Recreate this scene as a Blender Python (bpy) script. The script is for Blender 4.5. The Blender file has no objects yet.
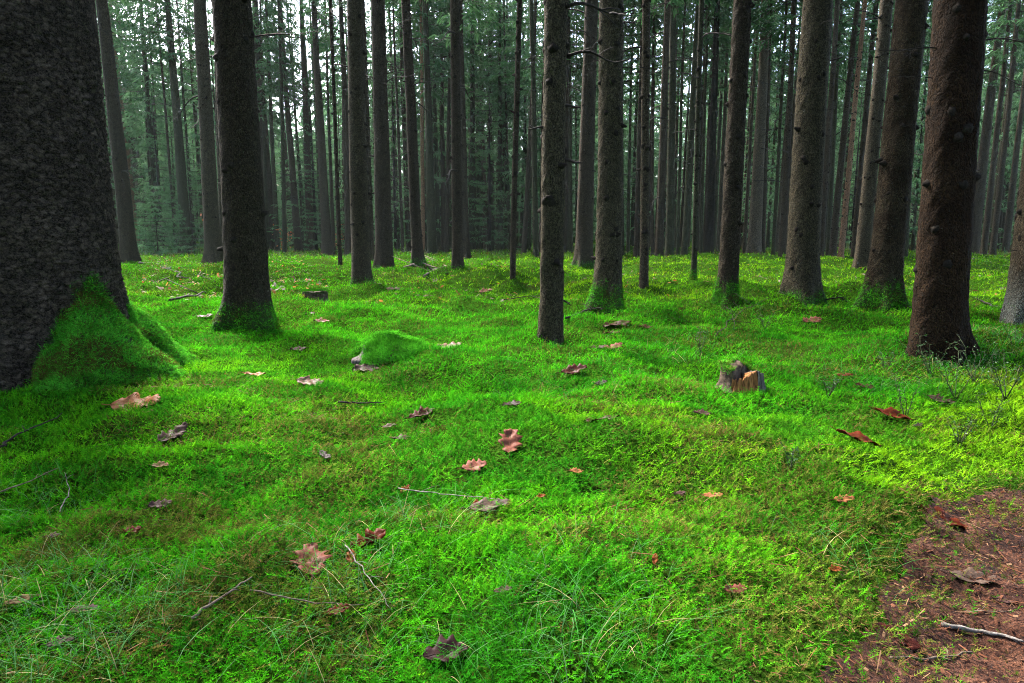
import bpy, math, random
import numpy as np
from mathutils import Vector, Matrix, Euler

rng = np.random.default_rng(7)
random.seed(7)
scene = bpy.context.scene
col = scene.collection
R = math.radians

# ------------------------------------------------------------------ camera
W, H = 1024, 683
LENS, SENS = 24.3, 36.0
F = LENS / SENS * W
CAMH = 0.95
HORIZON = 238.0
PITCH = math.atan((H / 2 - HORIZON) / F)
cam_d = bpy.data.cameras.new('camera')
cam = bpy.data.objects.new('camera', cam_d)
col.objects.link(cam)
cam.location = (0, 0, CAMH)
cam.rotation_euler = (math.pi / 2 - PITCH, 0, 0)
cam_d.lens = LENS; cam_d.sensor_width = SENS
cam_d.clip_start = 0.05; cam_d.clip_end = 3000
scene.camera = cam
CP, SP = math.cos(PITCH), math.sin(PITCH)

def ray(px, py):
    u = (px - W / 2) / F; v = (H / 2 - py) / F
    return np.array([u, CP + v * SP, -SP + v * CP])

# ------------------------------------------------------------------ noise
def _hash(ix, iy, seed):
    n = (ix.astype(np.int64) * 374761393 + iy.astype(np.int64) * 668265263 + seed * 1274126177) & 0x7fffffff
    n = ((n ^ (n >> 13)) * 1274126177) & 0x7fffffff
    n = n ^ (n >> 16)
    return (n & 0xffff) / 65535.0

def vnoise(x, y, seed=0):
    x = np.asarray(x, float); y = np.asarray(y, float)
    ix = np.floor(x); iy = np.floor(y)
    fx = x - ix; fy = y - iy
    fx = fx * fx * (3 - 2 * fx); fy = fy * fy * (3 - 2 * fy)
    a = _hash(ix, iy, seed); b = _hash(ix + 1, iy, seed)
    c = _hash(ix, iy + 1, seed); d = _hash(ix + 1, iy + 1, seed)
    return (a * (1 - fx) + b * fx) * (1 - fy) + (c * (1 - fx) + d * fx) * fy

def fbm(x, y, seed=0, octv=4):
    s = 0; a = .5; t = 0
    for i in range(octv):
        s = s + a * vnoise(x * 2 ** i + 17.3 * i, y * 2 ** i - 9.1 * i, seed + i)
        t += a; a *= .5
    return s / t

def sstep(a, b, x):
    t = np.clip((x - a) / (b - a), 0, 1)
    return t * t * (3 - 2 * t)

# ------------------------------------------------------------------ trees as read from the photograph
# key: (x at top edge, base x, base y, width px, bark, moss at the foot, look)
T = {
 'giant': (2, 40, 378, 205, 'plate', 0, ''),
 'a1': (100, 130, 262, 15, 'dark', 0, ''),
 'a2': (112, 136, 247, 8, 'pink', 0, ''),
 'a3': (117, 146, 247, 12, 'dark', 0, ''),
 'a4': (128, 149, 246, 6, 'dark', 0, ''),
 'a5': (170, 187, 252, 11, 'green', 1, ''),
 'a6': (201, 214, 264, 15, 'grey', 1, ''),
 'a7': (213, 224, 260, 7, 'grey', 0, ''),
 'flared': (231, 249, 321, 40, 'dark', 1, ''),
 'b1': (255, 272, 250, 12, 'dark', 0, ''),
 'b2': (273, 292, 247, 6, 'dark', 0, ''),
 'b3': (281, 299, 252, 7.5, 'dark', 0, ''),
 'b4': (284, 307, 252, 4, 'green', 0, ''),
 'b5': (298, 311, 253, 8, 'grey', 0, ''),
 'b6': (316, 327.5, 254, 10, 'dark', 1, ''),
 'b7': (326, 334, 253, 4, 'dark', 0, ''),
 'b8': (331, 340.5, 267, 4.2, 'dark', 0, ''),
 'b9': (339, 349, 254, 8, 'dark', 0, ''),
 'stubbed': (357, 361, 288, 18, 'grey', 1, ''),
 'c1': (365, 372, 262, 6, 'dark', 0, ''),
 'straight': (376, 385, 272, 17, 'dark', 1, ''),
 'c2': (402, 409, 252, 6, 'dark', 0, ''),
 'c3': (405, 418, 265, 11, 'dark', 1, ''),
 'c4': (418, 423, 256, 4.5, 'pink', 0, ''),
 'c5': (427, 432, 256, 9, 'green', 1, ''),
 'c6': (434, 439, 253, 5, 'green', 0, ''),
 'c7': (440, 444, 252, 5, 'dark', 0, ''),
 'lead': (455, 457.5, 274, 11, 'dark', 1, ''),
 'd1': (462, 466, 259, 8, 'dark', 1, ''),
 'd2': (470, 472, 252, 7, 'green', 0, ''),
 'd3': (475, 476, 250, 4, 'dark', 0, ''),
 'd4': (481, 482, 250, 4.5, 'dark', 0, ''),
 'd5': (490, 490.5, 252, 7, 'green', 0, ''),
 'd6': (497, 497, 250, 4.5, 'dark', 0, ''),
 'd7': (504, 503, 250, 4.5, 'dark', 0, ''),
 'd8': (506, 510, 252, 3.2, 'green', 0, ''),
 'wand': (521, 512.5, 285, 6, 'dark', 0, ''),
 'e1': (527, 520, 250, 3, 'dark', 0, ''),
 'e2': (535, 523.5, 256, 5, 'dark', 0, ''),
 'e3': (534.5, 536, 258, 6, 'green', 0, ''),
 'knobbly': (556.5, 551, 336, 24, 'lichen', 0, ''),
 'f1': (566, 565, 255, 4, 'dark', 0, ''),
 'f2': (572, 571, 254, 4, 'green', 0, ''),
 'f3': (592, 584, 267, 17, 'dark', 1, ''),
 'grey': (610.5, 608, 305, 25.5, 'lichen', 2, ''),
 'g1': (624, 622.5, 256, 4, 'green', 0, ''),
 'g2': (640, 636, 257, 5, 'dark', 0, ''),
 'bare': (647, 643.5, 294, 9, 'grey', 0, ''),
 'g3': (655, 652.5, 256, 3.5, 'dark', 0, ''),
 'g4': (665, 659, 260, 8, 'dark', 0, ''),
 'g5': (676, 669.5, 258, 8.5, 'green', 0, ''),
 'g6': (684, 677.5, 256, 3.5, 'green', 0, ''),
 'g7': (696, 684, 257, 6.5, 'green', 0, ''),
 'g8': (703, 693.5, 280, 5.5, 'green', 1, ''),
 'g9': (708, 701, 255, 4, 'green', 0, ''),
 'g10': (715, 708.5, 257, 9, 'black', 0, ''),
 'mossfoot': (746, 727, 306, 19, 'dark', 2, ''),
 'h1': (756, 744, 255, 4, 'grey', 0, ''),
 'h2': (767, 753.5, 258, 13, 'pale', 1, ''),
 'h3': (773, 762, 257, 6, 'dark', 0, ''),
 'h4': (784, 773, 258, 4, 'green', 0, ''),
 'h5': (797.5, 782, 259, 7, 'dark', 0, ''),
 'tall': (818, 800, 305, 30, 'lichen', 1, ''),
 'i1': (836, 820, 261, 6, 'dark', 0, ''),
 'i2': (845, 828, 257, 4.5, 'green', 0, ''),
 'i3': (858, 832, 260, 7, 'dark', 0, ''),
 'i4': (863, 840.5, 259, 5.5, 'pink', 0, ''),
 'i5': (878, 854, 258, 6.5, 'dark', 0, ''),
 'i6': (885.5, 861, 272, 14, 'grey', 0, ''),
 'leaning': (911, 881, 306, 30, 'brown', 2, ''),
 'j1': (924, 905, 260, 5, 'green', 0, ''),
 'rusty': (958, 936, 353, 46, 'rust', 0, ''),
 'k1': (988, 966.5, 254, 6, 'dark', 0, ''),
 'k2': (1001.6, 972, 256, 11, 'dark', 0, ''),
 'k3': (1010, 983, 257, 6, 'dark', 0, ''),
 'k4': (1021, 992, 257, 6, 'dark', 0, ''),
 'k5': (1031, 1005, 255, 6.5, 'dark', 0, ''),
 'silver': (1064, 1030, 324, 43, 'silver', 0, ''),
}
_r = random.Random(4)
_xs = [118, 124, 156, 163, 176, 195, 206, 232, 262, 268, 278, 285, 296, 304, 316, 322, 344, 354, 378, 392, 398, 403, 414, 427, 436, 447, 451, 461, 470, 479, 486, 494, 506, 517, 528, 541, 560, 568, 577, 590, 599, 616, 628, 632, 640, 648, 656, 663, 667, 674, 680, 688, 697, 705, 713, 718, 738, 741, 747, 758, 767, 776, 779, 786, 812, 816, 824, 836, 844, 848, 853, 867, 892, 899, 909, 915, 958, 962, 977, 987, 997, 1001, 1012, 1018]
for _i, _x in enumerate(_xs):
    _y = _r.choice([249, 249.5, 250, 250.5, 251, 252, 253])
    T['z%d' % _i] = (_x + (_x - 512) * .055 + _r.uniform(-4, 4), _x, _y, _r.uniform(2.4, 5.2), _r.choice(['dark', 'dark', 'green', 'grey', 'green']), 0, '')
ANCHOR = {
 'giant': 'the giant mossy-rooted trunk', 'a5': 'the slender lone trunk', 'flared': 'the dark flared trunk', 'b6': 'the trunk under the bright gap',
 'stubbed': 'the grey-brown stubbed trunk', 'straight': 'the straight black-brown trunk', 'lead': 'the front trunk of the close trio',
 'knobbly': 'the knobbly middle trunk', 'grey': 'the thick grey middle trunk', 'bare': 'the bare pole-like trunk', 'mossfoot': 'the trunk in the moss sock',
 'tall': 'the broad lichened trunk', 'leaning': 'the leaning mossy-footed trunk', 'rusty': 'the rust-brown trunk', 'silver': 'the silvery-footed edge trunk',
}
MAINLABEL = {
 'giant': 'giant dark spruce with plated bark and a thick moss-covered root',
 'a5': 'slender lone spruce trunk with mossy foot before the young green spruces',
 'flared': 'stout dark spruce with flared foot standing beside the giant mossy-rooted tree',
 'b6': 'straight dark spruce trunk standing under the bright gap in the sky',
 'stubbed': 'grey-brown spruce with many branch stubs standing behind the small dark stump',
 'straight': 'straight black-brown spruce close beside the grey-brown stubbed trunk',
 'lead': 'front and thickest spruce of the close trio left of centre',
 'knobbly': 'knobbly grey spruce with broken side branches, frontmost in the middle',
 'grey': 'thick grey spruce with green mossy foot beside the knobbly middle trunk',
 'bare': 'thin bare pole-like spruce just right of the thick grey trunk',
 'mossfoot': 'dark smooth spruce wearing a bright moss sock, behind the broken stump',
 'tall': 'broad lichen-grey spruce with dark knots right of the moss-socked trunk',
 'leaning': 'leaning brown spruce with mossy flared foot beside the rust-brown trunk',
 'rusty': 'thickest rust-brown spruce with dark spreading foot on the right',
 'silver': 'spruce with silvery lichen at its foot, cut by the right edge',
 'wand': 'wand-thin dark spruce leaning right, alone before the far trunks',
 'g10': 'jet-black rough snag-like trunk beside the moss-socked spruce',
 'f3': 'dark brown spruce trunk just behind the thick grey middle trunk',
 'h2': 'pale grey spruce trunk just behind the moss-socked spruce',
 'i6': 'pale grey spruce trunk partly behind the leaning mossy-footed spruce',
}

def flat_hit(px, py, z=0.0):
    d = ray(px, py)
    t = (z - CAMH) / d[2]
    return d[0] * t, d[1] * t

# first guess of the positions on level ground (used for the mounds at the tree feet)
MOUNDS = []
for k, v in T.items():
    x, y = flat_hit(v[1], v[2])
    if y < 20:
        MOUNDS.append((x, y, max(.12, v[3] * y / F), .09 + .07 * (v[5] > 0)) if k != 'giant' else (x, y, .4, .0))
GX, GY = flat_hit(40, 378)

# ------------------------------------------------------------------ path outline and terrain
_edge = [flat_hit(*p) for p in [(835, 700), (856, 660), (880, 618), (893, 580), (915, 545), (950, 508), (990, 494), (1024, 484), (1100, 470)]]
PATH = np.array([(.35, -2.5), (.45, .2)] + _edge + [(3.2, 3.05), (5.0, 3.9), (8.0, 4.3), (8.0, -2.5)])

def path_sdf(x, y):
    """distance to the path outline, negative inside"""
    x = np.asarray(x, float); y = np.asarray(y, float)
    d = np.full(x.shape, 1e9); ins = np.zeros(x.shape, bool)
    n = len(PATH)
    for i in range(n):
        ax, ay = PATH[i]; bx, by = PATH[(i + 1) % n]
        ex, ey = bx - ax, by - ay
        t = np.clip(((x - ax) * ex + (y - ay) * ey) / (ex * ex + ey * ey), 0, 1)
        d = np.minimum(d, np.hypot(x - ax - t * ex, y - ay - t * ey))
        c = ((ay > y) != (by > y))
        with np.errstate(divide='ignore', invalid='ignore'):
            xx = ax + (y - ay) / (by - ay if by != ay else 1e-9) * ex
        ins ^= c & (x < xx)
    return np.where(ins, -d, d) + .22 * (fbm(x * 3, y * 3, 91) - .5)

HUMPS = [  # x px, y px, radius x, radius y, height
 (470, 309, .55, .30, .12), (420, 285, .5, .5, .10), (330, 262, 1.2, .9, .16), (215, 250, 1.5, 1.2, .15),
 (860, 318, .9, .6, .08), (760, 330, .8, .7, .05), (230, 375, .5, .5, .07), (640, 450, .5, .4, .04), (420, 470, .35, .3, .03),
 (960, 300, 1.2, 1.0, .08), (560, 275, 1.6, .8, .08), (690, 268, 1.5, .8, .10), (840, 268, 1.6, .9, .08), (500, 262, 1.2, .9, .12),
 (120, 470, .35, .3, .05), (560, 600, .25, .2, .04), (700, 610, .3, .22, -.03), (480, 600, .25, .2, -.03), (840, 460, .3, .3, .03),
]
_HW = [(*flat_hit(a, b), rx, ry, h) for a, b, rx, ry, h in HUMPS]

def terrain(x, y):
    x = np.asarray(x, float); y = np.asarray(y, float)
    r = np.hypot(x, y)
    far = sstep(2, 14, r)
    z = (fbm(x / 2.6 + 5, y / 2.6, 3, 2) - .5) * (.15 + .36 * far)
    z = z + (fbm(x / .62, y / .62 + 3, 11, 2) - .5) * (.17 + .24 * far)
    z = z + (fbm(x / .2, y / .2, 21, 3) - .5) * .075
    z = z + (fbm(x / 14, y / 14, 31, 2) - .5) * sstep(25, 90, r) * 1.6 + sstep(60, 230, y) * 9
    for mx, my, w, h in MOUNDS:
        z = z + h * np.exp(-((x - mx) ** 2 + (y - my) ** 2) / (1.5 * w + .12) ** 2)
    for hx, hy, rx, ry, h in _HW:
        z = z + h * np.exp(-((x - hx) / rx) ** 2 - ((y - hy) / ry) ** 2)
    s = path_sdf(x, y)
    z = z - .045 * sstep(.12, -.12, s)
    return z

def ground_hit(px, py, lift=0.0):
    d = ray(px, py); z = 0.0
    for _ in range(12):
        t = (z + lift - CAMH) / d[2]
        t = min(max(t, .3), 200)
        zn = float(terrain(np.array([d[0] * t]), np.array([d[1] * t]))[0])
        z = .5 * z + .5 * zn
    t = (z + lift - CAMH) / d[2]
    return np.array([d[0] * t, d[1] * t, z + lift])

# ------------------------------------------------------------------ mesh helpers
def mesh_obj(name, V, Fc, mat, parent=None, colors=None, smooth=False, matidx=None, uni=None):
    """V (n,3); Fc list of arrays (m,3) or (m,4); one mesh object"""
    me = bpy.data.meshes.new(name)
    V = np.ascontiguousarray(V, np.float32)
    if not isinstance(Fc, (list, tuple)):
        Fc = [Fc]
    Fc = [np.asarray(f, np.int32) for f in Fc if len(f)]
    loops = np.concatenate([f.ravel() for f in Fc])
    tot = np.concatenate([np.full(len(f), f.shape[1], np.int32) for f in Fc])
    start = np.concatenate([[0], np.cumsum(tot)[:-1]]).astype(np.int32)
    me.vertices.add(len(V)); me.vertices.foreach_set('co', V.ravel())
    me.loops.add(len(loops)); me.loops.foreach_set('vertex_index', loops)
    me.polygons.add(len(tot)); me.polygons.foreach_set('loop_start', start)
    try:
        me.polygons.foreach_set('loop_total', tot)
    except Exception:
        pass
    if smooth:
        me.polygons.foreach_set('use_smooth', np.ones(len(tot), bool))
    if matidx is not None:
        me.polygons.foreach_set('material_index', np.asarray(matidx, np.int32))
    if colors is not None:
        a = me.color_attributes.new('tint', 'FLOAT_COLOR', 'POINT')
        c = np.ones((len(V), 4), np.float32); c[:, :3] = colors
        a.data.foreach_set('color', c.ravel())
    me.update(calc_edges=True)
    for m in (mat if isinstance(mat, (list, tuple)) else [mat]):
        me.materials.append(m)
    o = bpy.data.objects.new(name, me)
    col.objects.link(o)
    if parent is not None:
        o.parent = parent
    return o

def from_mesh(name, me, parent=None):
    o = bpy.data.objects.new(name, me); col.objects.link(o)
    if parent is not None: o.parent = parent
    return o

def tag(o, label=None, cat=None, group=None, kind=None):
    if label: o['label'] = label
    if cat: o['category'] = cat
    if group: o['group'] = group
    if kind: o['kind'] = kind
    return o

def empty(name, loc, rot=(0, 0, 0)):
    o = bpy.data.objects.new(name, None); col.objects.link(o)
    o.location = loc; o.rotation_euler = rot; o.empty_display_size = .1
    return o

class MB:
    """collects tubes / tris in python lists"""
    def __init__(s): s.v = []; s.q = []; s.t = []; s.n = 0; s.c = []
    def add(s, V, q=None, t=None, c=None):
        V = np.asarray(V, float)
        s.v.append(V)
        if q is not None and len(q): s.q.append(np.asarray(q) + s.n)
        if t is not None and len(t): s.t.append(np.asarray(t) + s.n)
        s.c.append(np.tile(np.asarray(c if c is not None else (1, 1, 1), float), (len(V), 1)) if np.ndim(c) < 2 else np.asarray(c))
        s.n += len(V)
    def tube(s, pts, rad, k=6, c=None, cap=True):
        pts = np.asarray(pts, float); n = len(pts)
        rad = np.broadcast_to(np.asarray(rad, float), (n,))
        tan = np.gradient(pts, axis=0); tan /= np.linalg.norm(tan, axis=1, keepdims=True) + 1e-9
        ref = np.array([0, 0, 1.]) if abs(tan[0][2]) < .9 else np.array([1., 0, 0])
        a = np.cross(tan, ref); a /= np.linalg.norm(a, axis=1, keepdims=True) + 1e-9
        b = np.cross(tan, a)
        th = np.arange(k) / k * 2 * math.pi
        V = pts[:, None] + rad[:, None, None] * (a[:, None] * np.cos(th)[None, :, None] + b[:, None] * np.sin(th)[None, :, None])
        V = V.reshape(-1, 3)
        i = np.arange(n - 1)[:, None] * k; j = np.arange(k)[None]; j2 = (j + 1) % k
        q = np.stack([i + j, i + j2, i + k + j2, i + k + j], -1).reshape(-1, 4)
        t = []
        if cap:
            V = np.vstack([V, pts[0], pts[-1]])
            for jj in range(k):
                t.append((n * k, (jj + 1) % k, jj)); t.append((n * k + 1, (n - 1) * k + jj, (n - 1) * k + (jj + 1) % k))
        s.add(V, q, t, c)
    def build(s, name, mat, parent=None, smooth=True, colors=False):
        V = np.vstack(s.v)
        f = []
        if s.q: f.append(np.vstack(s.q))
        if s.t: f.append(np.vstack(s.t))
        return mesh_obj(name, V, f, mat, parent, np.vstack(s.c) if colors else None, smooth)

# ------------------------------------------------------------------ materials
def newmat(name):
    m = bpy.data.materials.new(name); m.use_nodes = True
    nt = m.node_tree; nt.nodes.clear()
    out = nt.nodes.new('ShaderNodeOutputMaterial')
    return m, nt, out

def N(nt, typ, **kw):
    n = nt.nodes.new('ShaderNode' + typ)
    for k, v in kw.items():
        if hasattr(n, k) and not isinstance(v, (tuple, list)) and k not in ('Scale',):
            try:
                setattr(n, k, v); continue
            except Exception: pass
        n.inputs[k].default_value = v
    return n

def L(nt, a, b): nt.links.new(a, b)

def ramp(nt, fac, stops, interp='LINEAR'):
    r = nt.nodes.new('ShaderNodeValToRGB'); r.color_ramp.interpolation = interp
    els = r.color_ramp.elements
    while len(els) < len(stops): els.new(.5)
    for e, (p, c) in zip(els, stops):
        e.position = p; e.color = (*c, 1)
    L(nt, fac, r.inputs[0]); return r.outputs[0]

def mixc(nt, fac, a, b, mode='MIX'):
    m = nt.nodes.new('ShaderNodeMix'); m.data_type = 'RGBA'; m.blend_type = mode
    for s, v in ((m.inputs[0], fac), (m.inputs[6], a), (m.inputs[7], b)):
        if hasattr(v, 'is_linked'): L(nt, v, s)
        else: s.default_value = (*v, 1) if isinstance(v, tuple) else v
    return m.outputs[2]

def mathn(nt, op, a, b=None, clamp=False):
    m = nt.nodes.new('ShaderNodeMath'); m.operation = op; m.use_clamp = clamp
    for s, v in ((m.inputs[0], a), (m.inputs[1], b)):
        if v is None: continue
        if hasattr(v, 'is_linked'): L(nt, v, s)
        else: s.default_value = v
    return m.outputs[0]

def bark_mat(name, c0, c1, warm=None, lichen=(.16, .19, .14), lich_amt=.25, foot=None, scale=1.0, plates=.35, zs=.7, fs=1.0):
    """c0 crevice colour, c1 flake colour; lichen patches; foot = colour of lichen on the lowest half metre"""
    m, nt, out = newmat(name)
    co = nt.nodes.new('ShaderNodeTexCoord').outputs['Object']
    mp = nt.nodes.new('ShaderNodeMapping'); mp.inputs['Scale'].default_value = (1, 1, zs)
    L(nt, co, mp.inputs[0])
    nz = N(nt, 'TexNoise'); nz.inputs['Scale'].default_value = 30 * scale; nz.inputs['Detail'].default_value = 4
    L(nt, mp.outputs[0], nz.inputs['Vector'])
    wob = nt.nodes.new('ShaderNodeVectorMath'); wob.operation = 'MULTIPLY_ADD'
    L(nt, nz.outputs['Color'], wob.inputs[0]); wob.inputs[1].default_value = (.055, .055, .05); L(nt, mp.outputs[0], wob.inputs[2])
    v2 = N(nt, 'TexVoronoi', feature='F1'); v2.inputs['Scale'].default_value = 52 * scale
    L(nt, wob.outputs[0], v2.inputs['Vector'])
    f = N(nt, 'TexNoise'); f.inputs['Scale'].default_value = 105 * fs; f.inputs['Detail'].default_value = 6; f.inputs['Roughness'].default_value = .75
    L(nt, mp.outputs[0], f.inputs['Vector'])
    g = N(nt, 'TexNoise'); g.inputs['Scale'].default_value = 11 * scale; g.inputs['Detail'].default_value = 5; g.inputs['Roughness'].default_value = .65
    L(nt, mp.outputs[0], g.inputs['Vector'])
    big = N(nt, 'TexNoise'); big.inputs['Scale'].default_value = 2.2; big.inputs['Detail'].default_value = 5
    L(nt, co, big.inputs['Vector'])
    mot = ramp(nt, f.outputs['Fac'], [(.44, (.04, .04, .04)), (.64, (1, 1, 1))])
    blot = ramp(nt, g.outputs['Fac'], [(.35, (.62, .62, .62)), (.65, (1, 1, 1))])
    cell = nt.nodes.new('ShaderNodeSeparateColor'); L(nt, v2.outputs['Color'], cell.inputs[0])
    flake = ramp(nt, v2.outputs['Distance'], [(.25, (1, 1, 1)), (.75, (0, 0, 0))])
    tone = mathn(nt, 'ADD', mathn(nt, 'MULTIPLY', mathn(nt, 'MULTIPLY', cell.outputs[0], flake), plates), mathn(nt, 'MULTIPLY', mot, 1 - plates))
    tone = mathn(nt, 'MULTIPLY', tone, blot)
    colr = mixc(nt, tone, c0, c1)
    if warm:
        wf = ramp(nt, big.outputs['Fac'], [(.42, (0, 0, 0)), (.62, (1, 1, 1))])
        colr = mixc(nt, mathn(nt, 'MULTIPLY', wf, .75), colr, mixc(nt, tone, c0, warm))
    ln = N(nt, 'TexNoise'); ln.inputs['Scale'].default_value = 34; ln.inputs['Detail'].default_value = 6; ln.inputs['Roughness'].default_value = .8
    L(nt, co, ln.inputs['Vector'])
    lf = ramp(nt, ln.outputs['Fac'], [(.56, (0, 0, 0)), (.66, (1, 1, 1))])
    lf = mathn(nt, 'MULTIPLY', lf, mathn(nt, 'MULTIPLY', mot, lich_amt))
    colr = mixc(nt, lf, colr, lichen)
    if foot:
        sx = nt.nodes.new('ShaderNodeSeparateXYZ'); L(nt, co, sx.inputs[0])
        zz = mathn(nt, 'ADD', sx.outputs[2], mathn(nt, 'MULTIPLY', mathn(nt, 'SUBTRACT', big.outputs['Fac'], .5), .9))
        ff = ramp(nt, zz, [(.12, (1, 1, 1)), (.62, (0, 0, 0))])
        ff = mathn(nt, 'MULTIPLY', ff, mathn(nt, 'MULTIPLY', mot, .8))
        colr = mixc(nt, ff, colr, foot)
    fa = nt.nodes.new('ShaderNodeAttribute'); fa.attribute_name = 'felt'
    colr = mixc(nt, mathn(nt, 'MULTIPLY', fa.outputs['Fac'], mathn(nt, 'ADD', mathn(nt, 'MULTIPLY', mot, .45), .35)), colr, (.009, .042, .004))
    hgt = mathn(nt, 'ADD', mathn(nt, 'MULTIPLY', mathn(nt, 'MULTIPLY', flake, mathn(nt, 'ADD', cell.outputs[1], .4)), .5), mathn(nt, 'ADD', mathn(nt, 'MULTIPLY', f.outputs['Fac'], .9), mathn(nt, 'MULTIPLY', g.outputs['Fac'], .6)))
    bp = nt.nodes.new('ShaderNodeBump'); bp.inputs['Distance'].default_value = .022; bp.inputs['Strength'].default_value = 1.0
    L(nt, hgt, bp.inputs['Height'])
    b = nt.nodes.new('ShaderNodeBsdfPrincipled')
    L(nt, colr, b.inputs['Base Color']); L(nt, bp.outputs[0], b.inputs['Normal'])
    b.inputs['Roughness'].default_value = .9; b.inputs['Specular IOR Level'].default_value = .035
    L(nt, b.outputs[0], out.inputs[0])
    return m

BARK = {
 'plate': bark_mat('bark_plated', (0.00182, 0.00162, 0.00132), (0.10391, 0.07782, 0.05863), lich_amt=.35, lichen=(0.02399, 0.02836, 0.02177), scale=.52, plates=.50, zs=1.25, fs=.8),
 'dark': bark_mat('bark_dark', (0.00133, 0.00112, 0.00078), (0.06040, 0.04603, 0.02835), lich_amt=.2),
 'grey': bark_mat('bark_grey', (0.00182, 0.00149, 0.00103), (0.08551, 0.06809, 0.04105), lich_amt=.3),
 'green': bark_mat('bark_algae', (0.00152, 0.00158, 0.00103), (0.05422, 0.05610, 0.02835), lichen=(0.01166, 0.01575, 0.00777), lich_amt=.4),
 'pink': bark_mat('bark_pinkish', (0.00832, 0.00473, 0.00311), (0.27110, 0.15024, 0.08150), lich_amt=.1),
 'lichen': bark_mat('bark_lichened', (0.00182, 0.00158, 0.00103), (0.09592, 0.08008, 0.04675), lichen=(0.02831, 0.03151, 0.01944), lich_amt=.55),
 'black': bark_mat('bark_black', (0.00067, 0.00063, 0.00052), (0.01874, 0.01606, 0.01065), lich_amt=.05, scale=.7),
 'pale': bark_mat('bark_pale', (0.00285, 0.00220, 0.00169), (0.13052, 0.10213, 0.06381), lich_amt=.35),
 'brown': bark_mat('bark_brown', (0.00152, 0.00117, 0.00078), (0.07290, 0.05311, 0.02977), warm=(0.02165, 0.00976, 0.00285), lich_amt=.3),
 'rust': bark_mat('bark_rust', (0.00152, 0.00095, 0.00059), (0.04370, 0.02484, 0.01182), warm=(0.01666, 0.00725, 0.00233), lich_amt=.3, lichen=(0.02332, 0.01890, 0.01166)),
 'silver': bark_mat('bark_silver', (0.00200, 0.00158, 0.00110), (0.08875, 0.06603, 0.03971), lich_amt=.4, foot=(0.11100, 0.13090, 0.11780)),
}

def simple(name, c, rough=.8, var=None, scale=30, spec=.04, bump=0.0, grain=1.0):
    m, nt, out = newmat(name)
    b = nt.nodes.new('ShaderNodeBsdfPrincipled')
    b.inputs['Roughness'].default_value = rough; b.inputs['Specular IOR Level'].default_value = spec
    co = nt.nodes.new('ShaderNodeTexCoord').outputs['Object']
    nz = N(nt, 'TexNoise'); nz.inputs['Scale'].default_value = scale; nz.inputs['Detail'].default_value = 5
    mp = nt.nodes.new('ShaderNodeMapping'); mp.inputs['Scale'].default_value = (1, 1, grain); L(nt, co, mp.inputs[0]); L(nt, mp.outputs[0], nz.inputs['Vector'])
    L(nt, ramp(nt, nz.outputs['Fac'], [(.3, c), (.7, var or c)]), b.inputs['Base Color'])
    if bump:
        bp = nt.nodes.new('ShaderNodeBump'); bp.inputs['Distance'].default_value = bump
        L(nt, nz.outputs['Fac'], bp.inputs['Height']); L(nt, bp.outputs[0], b.inputs['Normal'])
    L(nt, b.outputs[0], out.inputs[0])
    return m

def leafy(name, trans=.35, tint=True, c=(.05, .1, .04), rough=.55, spec=.25):
    """thin plant tissue: colour from the per-shoot tint, some light passes through"""
    m, nt, out = newmat(name)
    if tint:
        a = nt.nodes.new('ShaderNodeVertexColor'); a.layer_name = 'tint'; cc = a.outputs[0]
    else:
        co = nt.nodes.new('ShaderNodeTexCoord').outputs['Object']
        nz = N(nt, 'TexNoise'); nz.inputs['Scale'].default_value = 1.3; nz.inputs['Detail'].default_value = 4
        L(nt, co, nz.inputs['Vector'])
        cc = ramp(nt, nz.outputs['Fac'], [(.3, tuple(.6 * x for x in c)), (.7, tuple(1.35 * x for x in c))])
    b = nt.nodes.new('ShaderNodeBsdfPrincipled')
    b.inputs['Roughness'].default_value = rough; b.inputs['Specular IOR Level'].default_value = spec
    L(nt, cc, b.inputs['Base Color'])
    t = nt.nodes.new('ShaderNodeBsdfTranslucent'); L(nt, cc, t.inputs[0])
    mx = nt.nodes.new('ShaderNodeMixShader'); mx.inputs[0].default_value = trans
    L(nt, b.outputs[0], mx.inputs[1]); L(nt, t.outputs[0], mx.inputs[2]); L(nt, mx.outputs[0], out.inputs[0])
    return m

M_moss = leafy('moss_fronds', .24, rough=.8, spec=.0)
M_grass = leafy('grass_blades', .3, rough=.7, spec=.04)
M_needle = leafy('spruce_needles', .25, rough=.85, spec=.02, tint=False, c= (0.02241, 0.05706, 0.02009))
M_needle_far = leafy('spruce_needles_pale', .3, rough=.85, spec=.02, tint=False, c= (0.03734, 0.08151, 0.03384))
M_orange = leafy('orange_beech_leaves', .35, False, (.26, .075, .02))
M_dead = simple('dead_branch_wood', (0.00521, 0.00409, 0.00372), .85, (0.01860, 0.01562, 0.01339), 40)
M_knot = simple('branch_knot', (0.00434, 0.00372, 0.00310), .95, (0.01240, 0.00992, 0.00744), 60, spec=.03, bump=.006)
M_twig = simple('twig_bark', (0.03100, 0.02232, 0.01612), .85, (0.09300, 0.07130, 0.05270), 50)
M_bleach = simple('bleached_wood', (0.03100, 0.02604, 0.02232), .85, (0.13640, 0.12090, 0.10850), 60, bump=.004)
M_wood = simple('rotten_wood', (.022, .009, .004), .85, (.20, .088, .030), 75, bump=.012, grain=.14)
M_greywood = simple('weathered_wood', (.014, .012, .011), .85, (.10, .085, .076), 75, bump=.012, grain=.14)
M_darkwood = simple('stump_bark', (0.01240, 0.00992, 0.00744), .9, (0.05580, 0.04030, 0.02790), 30, bump=.012)

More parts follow.
